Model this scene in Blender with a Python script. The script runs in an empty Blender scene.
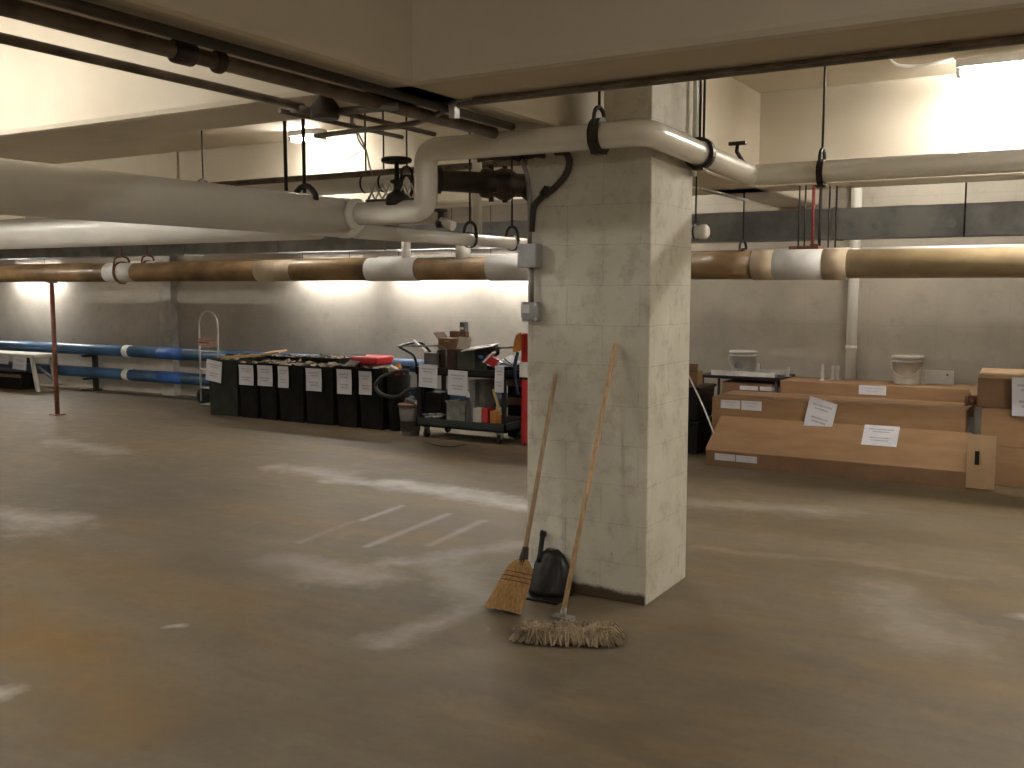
import bpy, bmesh, math, random
from mathutils import Vector, Matrix
random.seed(7)
C = bpy.context.scene.collection
PI = math.pi

# ------------------------------------------------------------------ camera
FPX, CX, CY, EYE = 980.0, 512.0, 384.0, 1.614
YAW, PITCH = math.radians(30.4), math.atan(97 / 980)
_R = Vector((math.cos(YAW), math.sin(YAW), 0))
_H = Vector((-math.sin(YAW), math.cos(YAW), 0))
_F = _H * math.cos(PITCH) - Vector((0, 0, math.sin(PITCH)))
_U = _H * math.sin(PITCH) + Vector((0, 0, math.cos(PITCH)))
cam = bpy.data.cameras.new('camera')
cam.sensor_width = 36; cam.lens = FPX / 1024 * 36; cam.clip_end = 100
co = bpy.data.objects.new('camera', cam); C.objects.link(co)
co.location = (0, 0, EYE); co.rotation_euler = (PI / 2 - PITCH, 0, YAW)
bpy.context.scene.camera = co

# measuring helpers: where the sight line of a spot in the photo meets a real plane of the room
def _ray(x, y): return _F + _R * ((x - CX) / FPX) + _U * ((CY - y) / FPX)
def PY(x, y, Y):
    d = _ray(x, y); t = Y / d.y; return Vector((t * d.x, Y, EYE + t * d.z))
def PZ(x, y, Z):
    d = _ray(x, y); t = (Z - EYE) / d.z; return Vector((t * d.x, t * d.y, Z))
def PX(x, y, X):
    d = _ray(x, y); t = X / d.x; return Vector((X, t * d.y, EYE + t * d.z))

# ------------------------------------------------------------------ materials
def new_mat(name):
    m = bpy.data.materials.new(name); m.use_nodes = True
    nt = m.node_tree; b = nt.nodes['Principled BSDF']; return m, nt, b
def lk(nt, a, b): nt.links.new(a, b)
def node(nt, t, **kw):
    n = nt.nodes.new(t)
    for k, v in kw.items(): setattr(n, k, v)
    return n
def noise(nt, vec, scale, detail=4, rough=.55, dist=0):
    n = node(nt, 'ShaderNodeTexNoise'); lk(nt, vec, n.inputs['Vector'])
    n.inputs['Scale'].default_value = scale; n.inputs['Detail'].default_value = detail
    n.inputs['Roughness'].default_value = rough; n.inputs['Distortion'].default_value = dist
    return n.outputs['Fac']
def mth(nt, op, a, b=None, c=None, clamp=False):
    n = node(nt, 'ShaderNodeMath', operation=op); n.use_clamp = clamp
    for i, v in enumerate((a, b, c)):
        if v is None: continue
        if isinstance(v, (int, float)): n.inputs[i].default_value = v
        else: lk(nt, v, n.inputs[i])
    return n.outputs[0]
def ramp(nt, f, stops):
    n = node(nt, 'ShaderNodeValToRGB'); e = n.color_ramp.elements
    while len(e) < len(stops): e.new(.5)
    for i, (p, c) in enumerate(stops):
        e[i].position = p; e[i].color = (c, c, c, 1) if isinstance(c, (int, float)) else (*c, 1)
    lk(nt, f, n.inputs[0]); return n.outputs[0]
def mix(nt, f, a, b):
    n = node(nt, 'ShaderNodeMix', data_type='RGBA')
    if isinstance(f, (int, float)): n.inputs[0].default_value = f
    else: lk(nt, f, n.inputs[0])
    for i, v in ((6, a), (7, b)):
        if isinstance(v, tuple): n.inputs[i].default_value = (*v, 1)
        else: lk(nt, v, n.inputs[i])
    return n.outputs[2]
def bump(nt, b, h, strength=.2, dist=.01):
    n = node(nt, 'ShaderNodeBump'); n.inputs['Strength'].default_value = strength
    n.inputs['Distance'].default_value = dist; lk(nt, h, n.inputs['Height'])
    lk(nt, n.outputs[0], b.inputs['Normal'])
_cache = {}
def mat(name, col, rough=.6, metal=0, col2=None, scale=6, lo=.35, hi=.65, bmp=0, stretch=None, spec=None, coat=0):
    if name in _cache: return _cache[name]
    m, nt, b = new_mat(name)
    tc = node(nt, 'ShaderNodeTexCoord'); v = tc.outputs['Object']
    if stretch:
        mp = node(nt, 'ShaderNodeMapping'); mp.inputs['Scale'].default_value = stretch; lk(nt, v, mp.inputs[0]); v = mp.outputs[0]
    n = noise(nt, v, scale)
    c2 = col2 or tuple(x * .72 for x in col)
    lk(nt, mix(nt, ramp(nt, n, [(lo, 0.0), (hi, 1.0)]), c2, col), b.inputs['Base Color'])
    b.inputs['Roughness'].default_value = rough; b.inputs['Metallic'].default_value = metal
    if spec is not None: b.inputs['Specular IOR Level'].default_value = spec
    if coat: b.inputs['Coat Weight'].default_value = coat; b.inputs['Coat Roughness'].default_value = .15
    if bmp: bump(nt, b, noise(nt, v, scale * 5), bmp)
    _cache[name] = m; return m

PAINT = mat('beige_ceiling_paint', (.67, .61, .50), .75, col2=(.59, .53, .425), scale=1.3, bmp=.08)
WALLP = mat('dusty_wall_paint', (.50, .46, .39), .85, col2=(.36, .325, .27), scale=1.1, lo=.3, hi=.7, bmp=.15)
CEIL = mat('ceiling_slab_paint', (.64, .585, .48), .8, col2=(.55, .495, .40), scale=.9, bmp=.1)
WPIPE = mat('white_pipe_jacket', (.85, .84, .80), .42, col2=(.79, .775, .725), scale=3, lo=.3, hi=.6, bmp=.05, coat=.35)
WPIPE2 = mat('gloss_white_pipe', (.84, .825, .77), .25, col2=(.77, .745, .68), scale=5, lo=.25, hi=.5, coat=.5)
KRAFT = mat('aged_kraft_jacket', (.27, .175, .085), .45, col2=(.11, .065, .03), scale=3.2, lo=.3, hi=.62, bmp=.1, coat=.2)
GOLD = mat('varnished_tan_jacket', (.34, .26, .15), .33, col2=(.24, .175, .095), scale=4, coat=.5)
TANB = mat('tan_masking_band', (.52, .43, .31), .6, col2=(.42, .34, .24), scale=9)
WBAND = mat('white_cover_band', (.72, .72, .72), .5, col2=(.6, .6, .6), scale=5)
GALV = mat('galvanised_sheet', (.30, .31, .33), .45, .6, col2=(.16, .17, .185), scale=4.5, lo=.3, hi=.7)
DARKM = mat('dark_steel', (.045, .04, .037), .5, .4, col2=(.02, .018, .016), scale=20)
IRON = mat('cast_iron', (.055, .038, .032), .5, .3, col2=(.025, .018, .015), scale=9)
CONDUIT = mat('steel_conduit', (.32, .31, .29), .45, .4, col2=(.18, .165, .15), scale=8)
CONDB = mat('grimy_conduit', (.24, .19, .14), .6, .2, col2=(.11, .085, .06), scale=7)
CONDD = mat('black_conduit', (.055, .043, .034), .6, .1, scale=7)
GREYB = mat('grey_electrical_box', (.38, .395, .42), .5, .15, col2=(.31, .32, .345), scale=14)
BLUE = mat('blue_pipe_paint', (.05, .13, .26), .4, col2=(.025, .065, .14), scale=2.5, coat=.2)
BLUEB = mat('bright_blue_wrap', (.035, .13, .45), .4, scale=5)
RUST = mat('rusty_brown_paint', (.20, .07, .04), .6, col2=(.10, .035, .02), scale=10)
REDP = mat('red_plastic', (.50, .03, .035), .45, col2=(.42, .02, .025), scale=5)
ORNG = mat('orange_plastic', (.62, .27, .05), .5, scale=5)
CARD = mat('cardboard', (.26, .152, .078), .8, col2=(.22, .127, .062), scale=3, stretch=(1, 1, 6))
CARDI = mat('cardboard_dark', (.19, .11, .062), .85, col2=(.15, .085, .045), scale=4)
CARDL = mat('cardboard_light', (.38, .26, .155), .8, col2=(.32, .215, .125), scale=4)
PAPER = mat('white_paper', (.58, .585, .64), .8, col2=(.52, .525, .58), scale=8)
INK = mat('grey_print', (.42, .42, .48), .8, scale=30)
BIN = mat('charcoal_bin_plastic', (.014, .012, .010), .8, spec=.12, col2=(.007, .0065, .006), scale=7)
BING = mat('grey_green_bin_plastic', (.03, .032, .026), .8, spec=.12, col2=(.02, .021, .018), scale=7)
DEBRIS = mat('brown_scraps', (.24, .19, .13), .9, col2=(.05, .035, .02), scale=14, lo=.42, hi=.58, bmp=.6)
GREYT = mat('grey_trash_plastic', (.125, .115, .105), .6, scale=6)
RUB = mat('black_rubber', (.02, .02, .02), .7, scale=10)
BLACKP = mat('black_plastic', (.014, .012, .012), .4, col2=(.008, .007, .007), scale=9, spec=.3)
ALU = mat('bare_aluminium', (.68, .68, .67), .35, .25, scale=9)
WPLAS = mat('white_plastic', (.60, .585, .55), .45, col2=(.53, .51, .47), scale=6)
WHITEM = mat('white_enamel', (.62, .61, .59), .4, scale=8)
WOODH = mat('worn_wood_handle', (.60, .42, .24), .5, col2=(.45, .30, .17), scale=7, stretch=(9, 9, 1), coat=.15)
WOODG = mat('greyed_wood_handle', (.45, .32, .21), .6, col2=(.32, .225, .15), scale=7, stretch=(9, 9, 1))
PLANK = mat('yellow_pine', (.46, .33, .15), .7, scale=6, stretch=(1, 9, 9))
STRAW = mat('corn_straw', (.50, .32, .13), .7, col2=(.30, .175, .065), scale=16, stretch=(6, 6, 1))
MOPC = mat('dirty_cotton', (.36, .285, .19), .95, col2=(.20, .15, .10), scale=14, lo=.4, hi=.6)
PINK = mat('faded_label', (.50, .33, .27), .6, scale=9)
CREAM = mat('cream_card', (.66, .61, .50), .8, scale=5)
CLOTH = mat('grey_cloth', (.16, .16, .17), .9, scale=12)
CLEAR = mat('cloudy_plastic', (.24, .24, .235), .4, col2=(.13, .13, .125), scale=12)

def emit(name, col, s):
    m = bpy.data.materials.new(name); m.use_nodes = True; nt = m.node_tree
    nt.nodes.remove(nt.nodes['Principled BSDF']); e = node(nt, 'ShaderNodeEmission')
    e.inputs[0].default_value = (*col, 1); e.inputs[1].default_value = s
    lk(nt, e.outputs[0], nt.nodes['Material Output'].inputs[0]); return m

# painted concrete block of the pillar: courses 0.203 m high
def block_mat():
    m, nt, b = new_mat('painted_block')
    g = node(nt, 'ShaderNodeNewGeometry')
    sp = node(nt, 'ShaderNodeSeparateXYZ'); lk(nt, g.outputs['Position'], sp.inputs[0])
    sn = node(nt, 'ShaderNodeSeparateXYZ'); lk(nt, g.outputs['True Normal'], sn.inputs[0])
    ax = mth(nt, 'ABSOLUTE', sn.outputs[0])
    ux = mth(nt, 'ADD', sp.outputs[0], 1.867 + .05)
    uy = mth(nt, 'SUBTRACT', sp.outputs[1], 4.524 - .203 + .01)
    mx = node(nt, 'ShaderNodeMix', data_type='FLOAT'); lk(nt, ax, mx.inputs[0]); lk(nt, ux, mx.inputs[2]); lk(nt, uy, mx.inputs[3])
    cb = node(nt, 'ShaderNodeCombineXYZ'); lk(nt, mx.outputs[0], cb.inputs[0]); lk(nt, sp.outputs[2], cb.inputs[1])
    wob = node(nt, 'ShaderNodeTexNoise'); wob.inputs['Scale'].default_value = 5; lk(nt, g.outputs['Position'], wob.inputs['Vector'])
    vm = node(nt, 'ShaderNodeVectorMath', operation='MULTIPLY_ADD'); lk(nt, wob.outputs['Color'], vm.inputs[0])
    vm.inputs[1].default_value = (.006, .006, 0); lk(nt, cb.outputs[0], vm.inputs[2])
    br = node(nt, 'ShaderNodeTexBrick'); lk(nt, vm.outputs[0], br.inputs['Vector'])
    br.inputs['Scale'].default_value = 1; br.inputs['Mortar Size'].default_value = .0028
    br.inputs['Mortar Smooth'].default_value = .6; br.inputs['Brick Width'].default_value = .406
    br.inputs['Row Height'].default_value = .203; br.offset = .5
    P = g.outputs['Position']
    n1 = noise(nt, P, 2.2, 5); n2 = noise(nt, P, 11, 6, .7); n3 = noise(nt, P, 45, 3)
    base = mix(nt, ramp(nt, n1, [(.35, 0.), (.68, 1.)]), (.56, .54, .46), (.68, .66, .59))
    base = mix(nt, mth(nt, 'MULTIPLY', ramp(nt, n2, [(.5, 0.), (.72, 1.)]), .6), base, (.34, .29, .22))
    brk = mth(nt, 'MULTIPLY', br.outputs['Fac'], ramp(nt, n2, [(.38, .15), (.6, .65)]))
    base = mix(nt, brk, base, (.33, .29, .23))
    base = mix(nt, mth(nt, 'MULTIPLY', ramp(nt, n3, [(.70, 0.), (.76, 1.)]), .6), base, (.16, .10, .06))
    # dark brown strip along the foot of the front face
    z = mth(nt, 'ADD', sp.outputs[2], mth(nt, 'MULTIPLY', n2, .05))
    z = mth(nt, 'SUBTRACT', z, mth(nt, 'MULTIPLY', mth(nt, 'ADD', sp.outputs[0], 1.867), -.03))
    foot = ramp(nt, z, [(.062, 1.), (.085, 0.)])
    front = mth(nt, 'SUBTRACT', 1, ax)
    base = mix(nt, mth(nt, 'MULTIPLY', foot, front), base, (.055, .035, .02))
    lk(nt, base, b.inputs['Base Color']); b.inputs['Roughness'].default_value = .7
    h = mth(nt, 'ADD', mth(nt, 'MULTIPLY', br.outputs['Fac'], -1.), mth(nt, 'MULTIPLY', n3, .35))
    bump(nt, b, h, .35, .005)
    return m

def floor_mat():
    m, nt, b = new_mat('worn_concrete_floor')
    g = node(nt, 'ShaderNodeNewGeometry'); P = g.outputs['Position']
    wob = node(nt, 'ShaderNodeTexNoise'); wob.inputs['Scale'].default_value = 1.6; wob.inputs['Detail'].default_value = 5; lk(nt, P, wob.inputs['Vector'])
    vs = node(nt, 'ShaderNodeVectorMath', operation='SUBTRACT'); lk(nt, wob.outputs['Color'], vs.inputs[0]); vs.inputs[1].default_value = (.5, .5, .5)
    vm = node(nt, 'ShaderNodeVectorMath', operation='MULTIPLY_ADD'); lk(nt, vs.outputs[0], vm.inputs[0]); vm.inputs[1].default_value = (.5, .5, 0); lk(nt, P, vm.inputs[2])
    W = vm.outputs[0]
    mp = node(nt, 'ShaderNodeMapping'); mp.inputs['Scale'].default_value = (.35, 1.5, 1); mp.inputs['Rotation'].default_value = (0, 0, math.radians(-28)); lk(nt, P, mp.inputs[0])
    n1 = noise(nt, P, .55, 5, .6); n2 = noise(nt, mp.outputs[0], 1.7, 6, .65); n3 = noise(nt, P, 5, 6, .7); n4 = noise(nt, P, .35, 3, .5)
    c = mix(nt, ramp(nt, n1, [(.38, 0.), (.62, 1.)]), (.235, .19, .135), (.30, .25, .18))
    c = mix(nt, mth(nt, 'MULTIPLY', ramp(nt, n2, [(.48, 0.), (.60, 1.)]), .8), c, (.315, .24, .145))
    c = mix(nt, mth(nt, 'MULTIPLY', ramp(nt, n4, [(.52, 0.), (.66, 1.)]), .7), c, (.20, .18, .15))
    mp2 = node(nt, 'ShaderNodeMapping'); mp2.inputs['Scale'].default_value = (.25, 1, 1); mp2.inputs['Rotation'].default_value = (0, 0, math.radians(-30)); lk(nt, P, mp2.inputs[0])
    n5 = noise(nt, mp2.outputs[0], 4.5, 8, .7, .4); n6 = noise(nt, P, 16, 5, .7)
    c = mix(nt, mth(nt, 'MULTIPLY', ramp(nt, n5, [(.5, 0.), (.7, 1.)]), .3), c, (.40, .36, .30))
    c = mix(nt, mth(nt, 'MULTIPLY', ramp(nt, n5, [(.32, 1.), (.48, 0.)]), .3), c, (.15, .125, .09))
    c = mix(nt, mth(nt, 'MULTIPLY', ramp(nt, n3, [(.5, 0.), (.7, 1.)]), .35), c, (.40, .36, .29))
    c = mix(nt, mth(nt, 'MULTIPLY', ramp(nt, n6, [(.52, 0.), (.7, 1.)]), .3), c, (.15, .13, .10))
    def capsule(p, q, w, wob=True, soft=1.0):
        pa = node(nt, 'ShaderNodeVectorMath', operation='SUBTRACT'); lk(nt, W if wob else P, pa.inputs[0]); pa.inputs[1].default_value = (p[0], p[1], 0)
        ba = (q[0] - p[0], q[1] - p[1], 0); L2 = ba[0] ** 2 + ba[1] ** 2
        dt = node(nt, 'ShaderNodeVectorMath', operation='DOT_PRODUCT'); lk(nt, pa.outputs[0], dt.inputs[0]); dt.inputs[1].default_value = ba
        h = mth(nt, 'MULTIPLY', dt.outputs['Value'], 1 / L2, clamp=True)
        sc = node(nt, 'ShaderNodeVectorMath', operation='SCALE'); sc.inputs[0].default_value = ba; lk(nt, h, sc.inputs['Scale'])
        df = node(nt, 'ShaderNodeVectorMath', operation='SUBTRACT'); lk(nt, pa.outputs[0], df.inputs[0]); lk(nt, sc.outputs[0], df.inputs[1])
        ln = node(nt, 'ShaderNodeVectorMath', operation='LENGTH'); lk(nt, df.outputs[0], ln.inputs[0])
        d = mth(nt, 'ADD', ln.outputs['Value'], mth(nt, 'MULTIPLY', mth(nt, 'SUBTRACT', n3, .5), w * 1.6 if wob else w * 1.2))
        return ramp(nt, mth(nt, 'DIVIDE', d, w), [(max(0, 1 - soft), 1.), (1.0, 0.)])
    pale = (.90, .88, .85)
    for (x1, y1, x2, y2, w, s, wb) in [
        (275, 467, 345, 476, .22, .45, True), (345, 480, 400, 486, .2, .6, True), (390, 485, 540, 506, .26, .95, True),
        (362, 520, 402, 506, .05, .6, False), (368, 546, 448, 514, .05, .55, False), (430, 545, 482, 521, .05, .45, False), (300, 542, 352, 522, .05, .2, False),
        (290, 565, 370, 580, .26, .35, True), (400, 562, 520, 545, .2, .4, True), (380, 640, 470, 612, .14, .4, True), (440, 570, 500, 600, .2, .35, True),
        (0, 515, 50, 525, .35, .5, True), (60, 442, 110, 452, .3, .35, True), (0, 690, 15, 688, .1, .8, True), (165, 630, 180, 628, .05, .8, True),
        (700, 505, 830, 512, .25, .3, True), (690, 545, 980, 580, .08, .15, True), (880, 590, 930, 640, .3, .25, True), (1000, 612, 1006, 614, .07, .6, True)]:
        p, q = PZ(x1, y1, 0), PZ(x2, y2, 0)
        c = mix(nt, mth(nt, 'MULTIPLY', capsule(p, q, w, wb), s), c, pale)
    rust = (.36, .225, .085)
    for (x1, y1, x2, y2, w, s) in [(10, 600, 150, 720, .35, .5), (60, 560, 240, 600, .3, .35), (0, 640, 60, 650, .25, .5), (300, 525, 420, 540, .3, .3), (900, 670, 1024, 690, .25, .35)]:
        c = mix(nt, mth(nt, 'MULTIPLY', capsule(PZ(x1, y1, 0), PZ(x2, y2, 0), w), s), c, rust)
    dark = (.13, .115, .095)
    for (x1, y1, x2, y2, w, s) in [(190, 560, 270, 570, .35, .5), (230, 720, 420, 690, .3, .35), (500, 690, 700, 640, .35, .3), (780, 512, 900, 520, .3, .35), (520, 760, 640, 720, .2, .3)]:
        c = mix(nt, mth(nt, 'MULTIPLY', capsule(PZ(x1, y1, 0), PZ(x2, y2, 0), w), s), c, dark)
    hs_ = node(nt, 'ShaderNodeHueSaturation'); hs_.inputs['Value'].default_value = .50; hs_.inputs['Saturation'].default_value = 1.18; lk(nt, c, hs_.inputs['Color'])
    lk(nt, hs_.outputs[0], b.inputs['Base Color'])
    lk(nt, ramp(nt, n3, [(.3, .50), (.75, .72)]), b.inputs['Roughness']); b.inputs['Specular IOR Level'].default_value = .3
    bump(nt, b, n3, .12, .01)
    return m

def duct_mat():
    m, nt, b = new_mat('mottled_galvanised_duct')
    g = node(nt, 'ShaderNodeNewGeometry'); P = g.outputs['Position']
    n1 = noise(nt, P, 2.2, 5, .6); n2 = noise(nt, P, 13, 4)
    c = mix(nt, ramp(nt, n1, [(.38, 0.), (.62, 1.)]), (.11, .115, .125), (.25, .265, .28))
    c = mix(nt, mth(nt, 'MULTIPLY', n2, .35), c, (.35, .36, .37))
    lk(nt, c, b.inputs['Base Color']); b.inputs['Metallic'].default_value = .3; b.inputs['Roughness'].default_value = .5
    return m

def wall_mat():
    m, nt, b = new_mat('board_formed_wall')
    g = node(nt, 'ShaderNodeNewGeometry'); P = g.outputs['Position']
    sp = node(nt, 'ShaderNodeSeparateXYZ'); lk(nt, P, sp.inputs[0])
    n1 = noise(nt, P, .8, 6, .65); n2 = noise(nt, P, 6, 6, .7)
    c = mix(nt, ramp(nt, n1, [(.35, 0.), (.65, 1.)]), (.38, .35, .30), (.52, .48, .41))
    c = mix(nt, mth(nt, 'MULTIPLY', ramp(nt, n2, [(.55, 0.), (.75, 1.)]), .4), c, (.27, .24, .20))
    cb = node(nt, 'ShaderNodeCombineXYZ'); lk(nt, sp.outputs[0], cb.inputs[0]); lk(nt, sp.outputs[2], cb.inputs[1])
    br = node(nt, 'ShaderNodeTexBrick'); lk(nt, cb.outputs[0], br.inputs['Vector']); br.offset = 0
    br.inputs['Scale'].default_value = 1; br.inputs['Mortar Size'].default_value = .004; br.inputs['Brick Width'].default_value = .62; br.inputs['Row Height'].default_value = .62
    c = mix(nt, mth(nt, 'MULTIPLY', br.outputs['Fac'], .15), c, (.25, .22, .18))
    lk(nt, c, b.inputs['Base Color']); b.inputs['Roughness'].default_value = .85
    bump(nt, b, n2, .2, .02); return m

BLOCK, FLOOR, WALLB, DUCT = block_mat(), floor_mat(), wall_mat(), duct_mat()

# ------------------------------------------------------------------ mesh builders
class MB:
    def __init__(s, smooth=False): s.bm = bmesh.new(); s.mi = 0; s.smooth = smooth
    def face(s, vs, sm=None):
        try: f = s.bm.faces.new(vs)
        except ValueError: return
        f.material_index = s.mi; f.smooth = s.smooth if sm is None else sm; return f
    def hexa(s, P, sm=False):
        v = [s.bm.verts.new(p) for p in P]
        for q in ((0, 3, 2, 1), (4, 5, 6, 7), (0, 1, 5, 4), (1, 2, 6, 5), (2, 3, 7, 6), (3, 0, 4, 7)): s.face([v[i] for i in q], sm)
        return s
    def box(s, x0, y0, z0, x1, y1, z1, taper=0, bev=0):
        if x0 > x1: x0, x1 = x1, x0
        if y0 > y1: y0, y1 = y1, y0
        if z0 > z1: z0, z1 = z1, z0
        t = taper
        P = [(x0 + t, y0 + t, z0), (x1 - t, y0 + t, z0), (x1 - t, y1 - t, z0), (x0 + t, y1 - t, z0), (x0, y0, z1), (x1, y0, z1), (x1, y1, z1), (x0, y1, z1)]
        if not bev: s.hexa(P); return s
        tmp = MB(); tmp.hexa(P); bmesh.ops.bevel(tmp.bm, geom=tmp.bm.edges[:], offset=bev, segments=2, profile=.5, affect='EDGES')
        s.merge(tmp.bm); return s
    def merge(s, bm, M=None):
        mp = {}
        for v in bm.verts: mp[v] = s.bm.verts.new(M @ v.co if M else v.co)
        for f in bm.faces: s.face([mp[v] for v in f.verts], f.smooth)
        bm.free()
    def obox(s, c, sx, sy, sz, rot, bev=0):
        """box centred at c, size, euler rot"""
        tmp = MB(); tmp.box(-sx / 2, -sy / 2, -sz / 2, sx / 2, sy / 2, sz / 2, 0, bev)
        from mathutils import Euler
        s.merge(tmp.bm, Matrix.Translation(Vector(c)) @ Euler(rot).to_matrix().to_4x4()); return s
    def tube(s, pts, r, n=12, fil=0, caps=True, closed=False, fn=6, rr=None):
        pts = [Vector(p) for p in pts]
        if fil:
            out = [pts[0]]
            for i in range(1, len(pts) - 1):
                a, b, c = pts[i - 1], pts[i], pts[i + 1]
                d1 = (a - b).normalized(); d2 = (c - b).normalized()
                L = min(fil, (a - b).length * .49, (c - b).length * .49)
                p, q = b + d1 * L, b + d2 * L
                for k in range(fn + 1):
                    t = k / fn; out.append(p * (1 - t) ** 2 + b * 2 * t * (1 - t) + q * t * t)
            out.append(pts[-1]); pts = out
        N = len(pts); rings = []; up = None
        for i in range(N):
            if closed: d = pts[(i + 1) % N] - pts[i - 1]
            else: d = pts[min(i + 1, N - 1)] - pts[max(i - 1, 0)]
            d.normalize()
            if up is None: up = Vector((0, 0, 1)) if abs(d.z) < .9 else Vector((1, 0, 0))
            up = (up - d * up.dot(d)).normalized(); sd = d.cross(up)
            rad = rr[i] if rr else r
            rings.append([s.bm.verts.new(pts[i] + (up * math.cos(a) + sd * math.sin(a)) * rad) for a in [2 * PI * k / n for k in range(n)]])
        M = N if closed else N - 1
        for i in range(M):
            A, B = rings[i], rings[(i + 1) % N]
            for k in range(n): s.face([A[k], A[(k + 1) % n], B[(k + 1) % n], B[k]], n > 5)
        if caps and not closed: s.face(rings[0][::-1], False); s.face(rings[-1], False)
        return s
    def lathe(s, c, prof, n=24, axis='z', sm=True):
        c = Vector(c); rings = []
        for r, h in prof:
            ring = []
            for k in range(n):
                a = 2 * PI * k / n; u, v = math.cos(a) * r, math.sin(a) * r
                p = (u, v, h) if axis == 'z' else ((h, u, v) if axis == 'x' else (u, h, v))
                ring.append(s.bm.verts.new(c + Vector(p)))
            rings.append(ring)
        for A, B in zip(rings, rings[1:]):
            for k in range(n): s.face([A[k], A[(k + 1) % n], B[(k + 1) % n], B[k]], sm)
        s.face(rings[0][::-1], False); s.face(rings[-1], False); return s
    def build(s, name, m, parent=None, **tags):
        bmesh.ops.recalc_face_normals(s.bm, faces=s.bm.faces[:])
        me = bpy.data.meshes.new(name); root = parent
        off = Vector((0, 0, 0))
        while root is not None: off += root.location; root = root.parent
        if parent is None:
            vs = [v.co for v in s.bm.verts]
            off = Vector(((min(v.x for v in vs) + max(v.x for v in vs)) / 2, (min(v.y for v in vs) + max(v.y for v in vs)) / 2, min(v.z for v in vs)))
            if tags.get('kind') == 'structure': off = Vector((0, 0, 0))
        for v in s.bm.verts: v.co -= off
        s.bm.to_mesh(me); s.bm.free()
        for q in (m if isinstance(m, (list, tuple)) else [m]): me.materials.append(q)
        o = bpy.data.objects.new(name, me); C.objects.link(o)
        if parent is not None: o.parent = parent
        else: o.location = off
        for k, v in tags.items(): o[k] = v
        return o
def thing(name, label, cat, loc, group=None):
    o = bpy.data.objects.new(name, None); C.objects.link(o); o.location = loc; o.empty_display_size = .1
    o['label'] = label; o['category'] = cat
    if group: o['group'] = group
    return o
def copy_tree(o, parent=None):
    c = o.copy(); C.objects.link(c)
    if parent is not None: c.parent = parent
    for ch in [q for q in list(bpy.data.objects) if q.parent == o]: copy_tree(ch, c)
    return c
def sheet(mb, c, ux, uy, w, h, t=.0015, bars=((.30, .7), (.18, .5), (-.12, .6), (-.24, .5)), curl=0):
    """a sheet of paper centred at c with two unit directions; material 0 paper, 1 print"""
    c, ux, uy = Vector(c), Vector(ux).normalized(), Vector(uy).normalized(); n = ux.cross(uy).normalized()
    mb.mi = 0; K = 6
    for i in range(K):
        y0, y1 = -h / 2 + h * i / K, -h / 2 + h * (i + 1) / K
        b0, b1 = curl * (2 * y0 / h) ** 2, curl * (2 * y1 / h) ** 2
        a = [c + ux * sx * w / 2 + uy * yy + n * (bb + tt) for tt in (0, t) for (sx, yy, bb) in ((-1, y0, b0), (1, y0, b0), (1, y1, b1), (-1, y1, b1))]
        mb.hexa(a)
    mb.mi = 1
    for by, bw in bars:
        y0 = by * h; hh = h * .03; bb = curl * (2 * y0 / h) ** 2
        a = [c + ux * sx * w * bw / 2 + uy * yy + n * (bb + tt) for tt in (t * .9, t * 1.6) for (sx, yy) in ((-1, y0 - hh), (1, y0 - hh), (1, y0 + hh), (-1, y0 + hh))]
        mb.hexa(a)
    mb.mi = 0; return mb

# ------------------------------------------------------------------ the room
YW, ZC, ZB = 10.1, 3.17, 2.42
def S(name, m, *b, **kw): return MB().box(*b).build(name, m, kind='structure', **kw)
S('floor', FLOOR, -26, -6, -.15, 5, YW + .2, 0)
S('ceiling', CEIL, -26, -6, ZC, 5, YW + .2, ZC + .2)
S('wall_back', WALLB, -26, YW, 0, 5, YW + .2, ZC)
S('wall_left', WALLP, -26.2, -6, 0, -26, YW + .2, ZC)
S('wall_right', WALLP, 5, -6, 0, 5.2, YW + .2, ZC)
S('wall_front', WALLP, -26, -6.2, 0, 5, -6, ZC)
def beam(name, x0, y0, x1, y1, bev=.03):
    MB().box(x0, y0, ZB, x1, y1, ZC + .01, 0, bev).build(name, PAINT, kind='structure')
beam('trim_1', -26, 3.25, 4.99, 3.68)
beam('trim_2', -26, 7.99, 4.99, 8.45)
beam('trim_4', -2.81, -5.99, -2.365, 10.09)
beam('trim_5', 3.4, -5.99, 3.85, 10.09)
beam('trim_6', -19.5, -5.99, -19.1, 10.09)
# joint ridges on the far left beam face, pilaster on the back wall
for i, px_ in enumerate((176, 46, 20)):
    p = PY(px_, 150, 7.98); MB().box(p.x - .02, 7.965, ZB + .02, p.x + .02, 7.99, ZC).build('trim_%d' % (7 + i), PAINT, kind='structure')
p = PY(172, 320, YW); MB().box(p.x - .13, YW - .12, 0, p.x + .13, YW, ZC).build('trim_10', mat('pale_pilaster', (.52, .5, .45), .8), kind='structure')
p = PY(90, 320, YW)

# the pillar
t = thing('column', 'square painted concrete block column standing in the middle of the floor', 'column', (-2.21, 4.81, 0))
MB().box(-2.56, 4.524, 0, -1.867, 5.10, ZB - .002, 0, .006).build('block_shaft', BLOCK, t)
MB().box(-2.13, 4.53, ZB - .002, -1.872, 5.09, ZC - .001, 0, .006).build('upper_shaft', BLOCK, t)
MB(True).tube([(-1.845, 5.06, 2.2), (-1.845, 5.06, ZC - .01)], .014, 10).build('corner_pipe', WPIPE, t)

# ------------------------------------------------------------------ pipes
def pipe(name, label, pts, r, m, cat='pipe', fil=0, n=20, **kw):
    return MB(True).tube(pts, r, n, fil, fn=8).build(name, m, label=label, category=cat, **kw)

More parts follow.
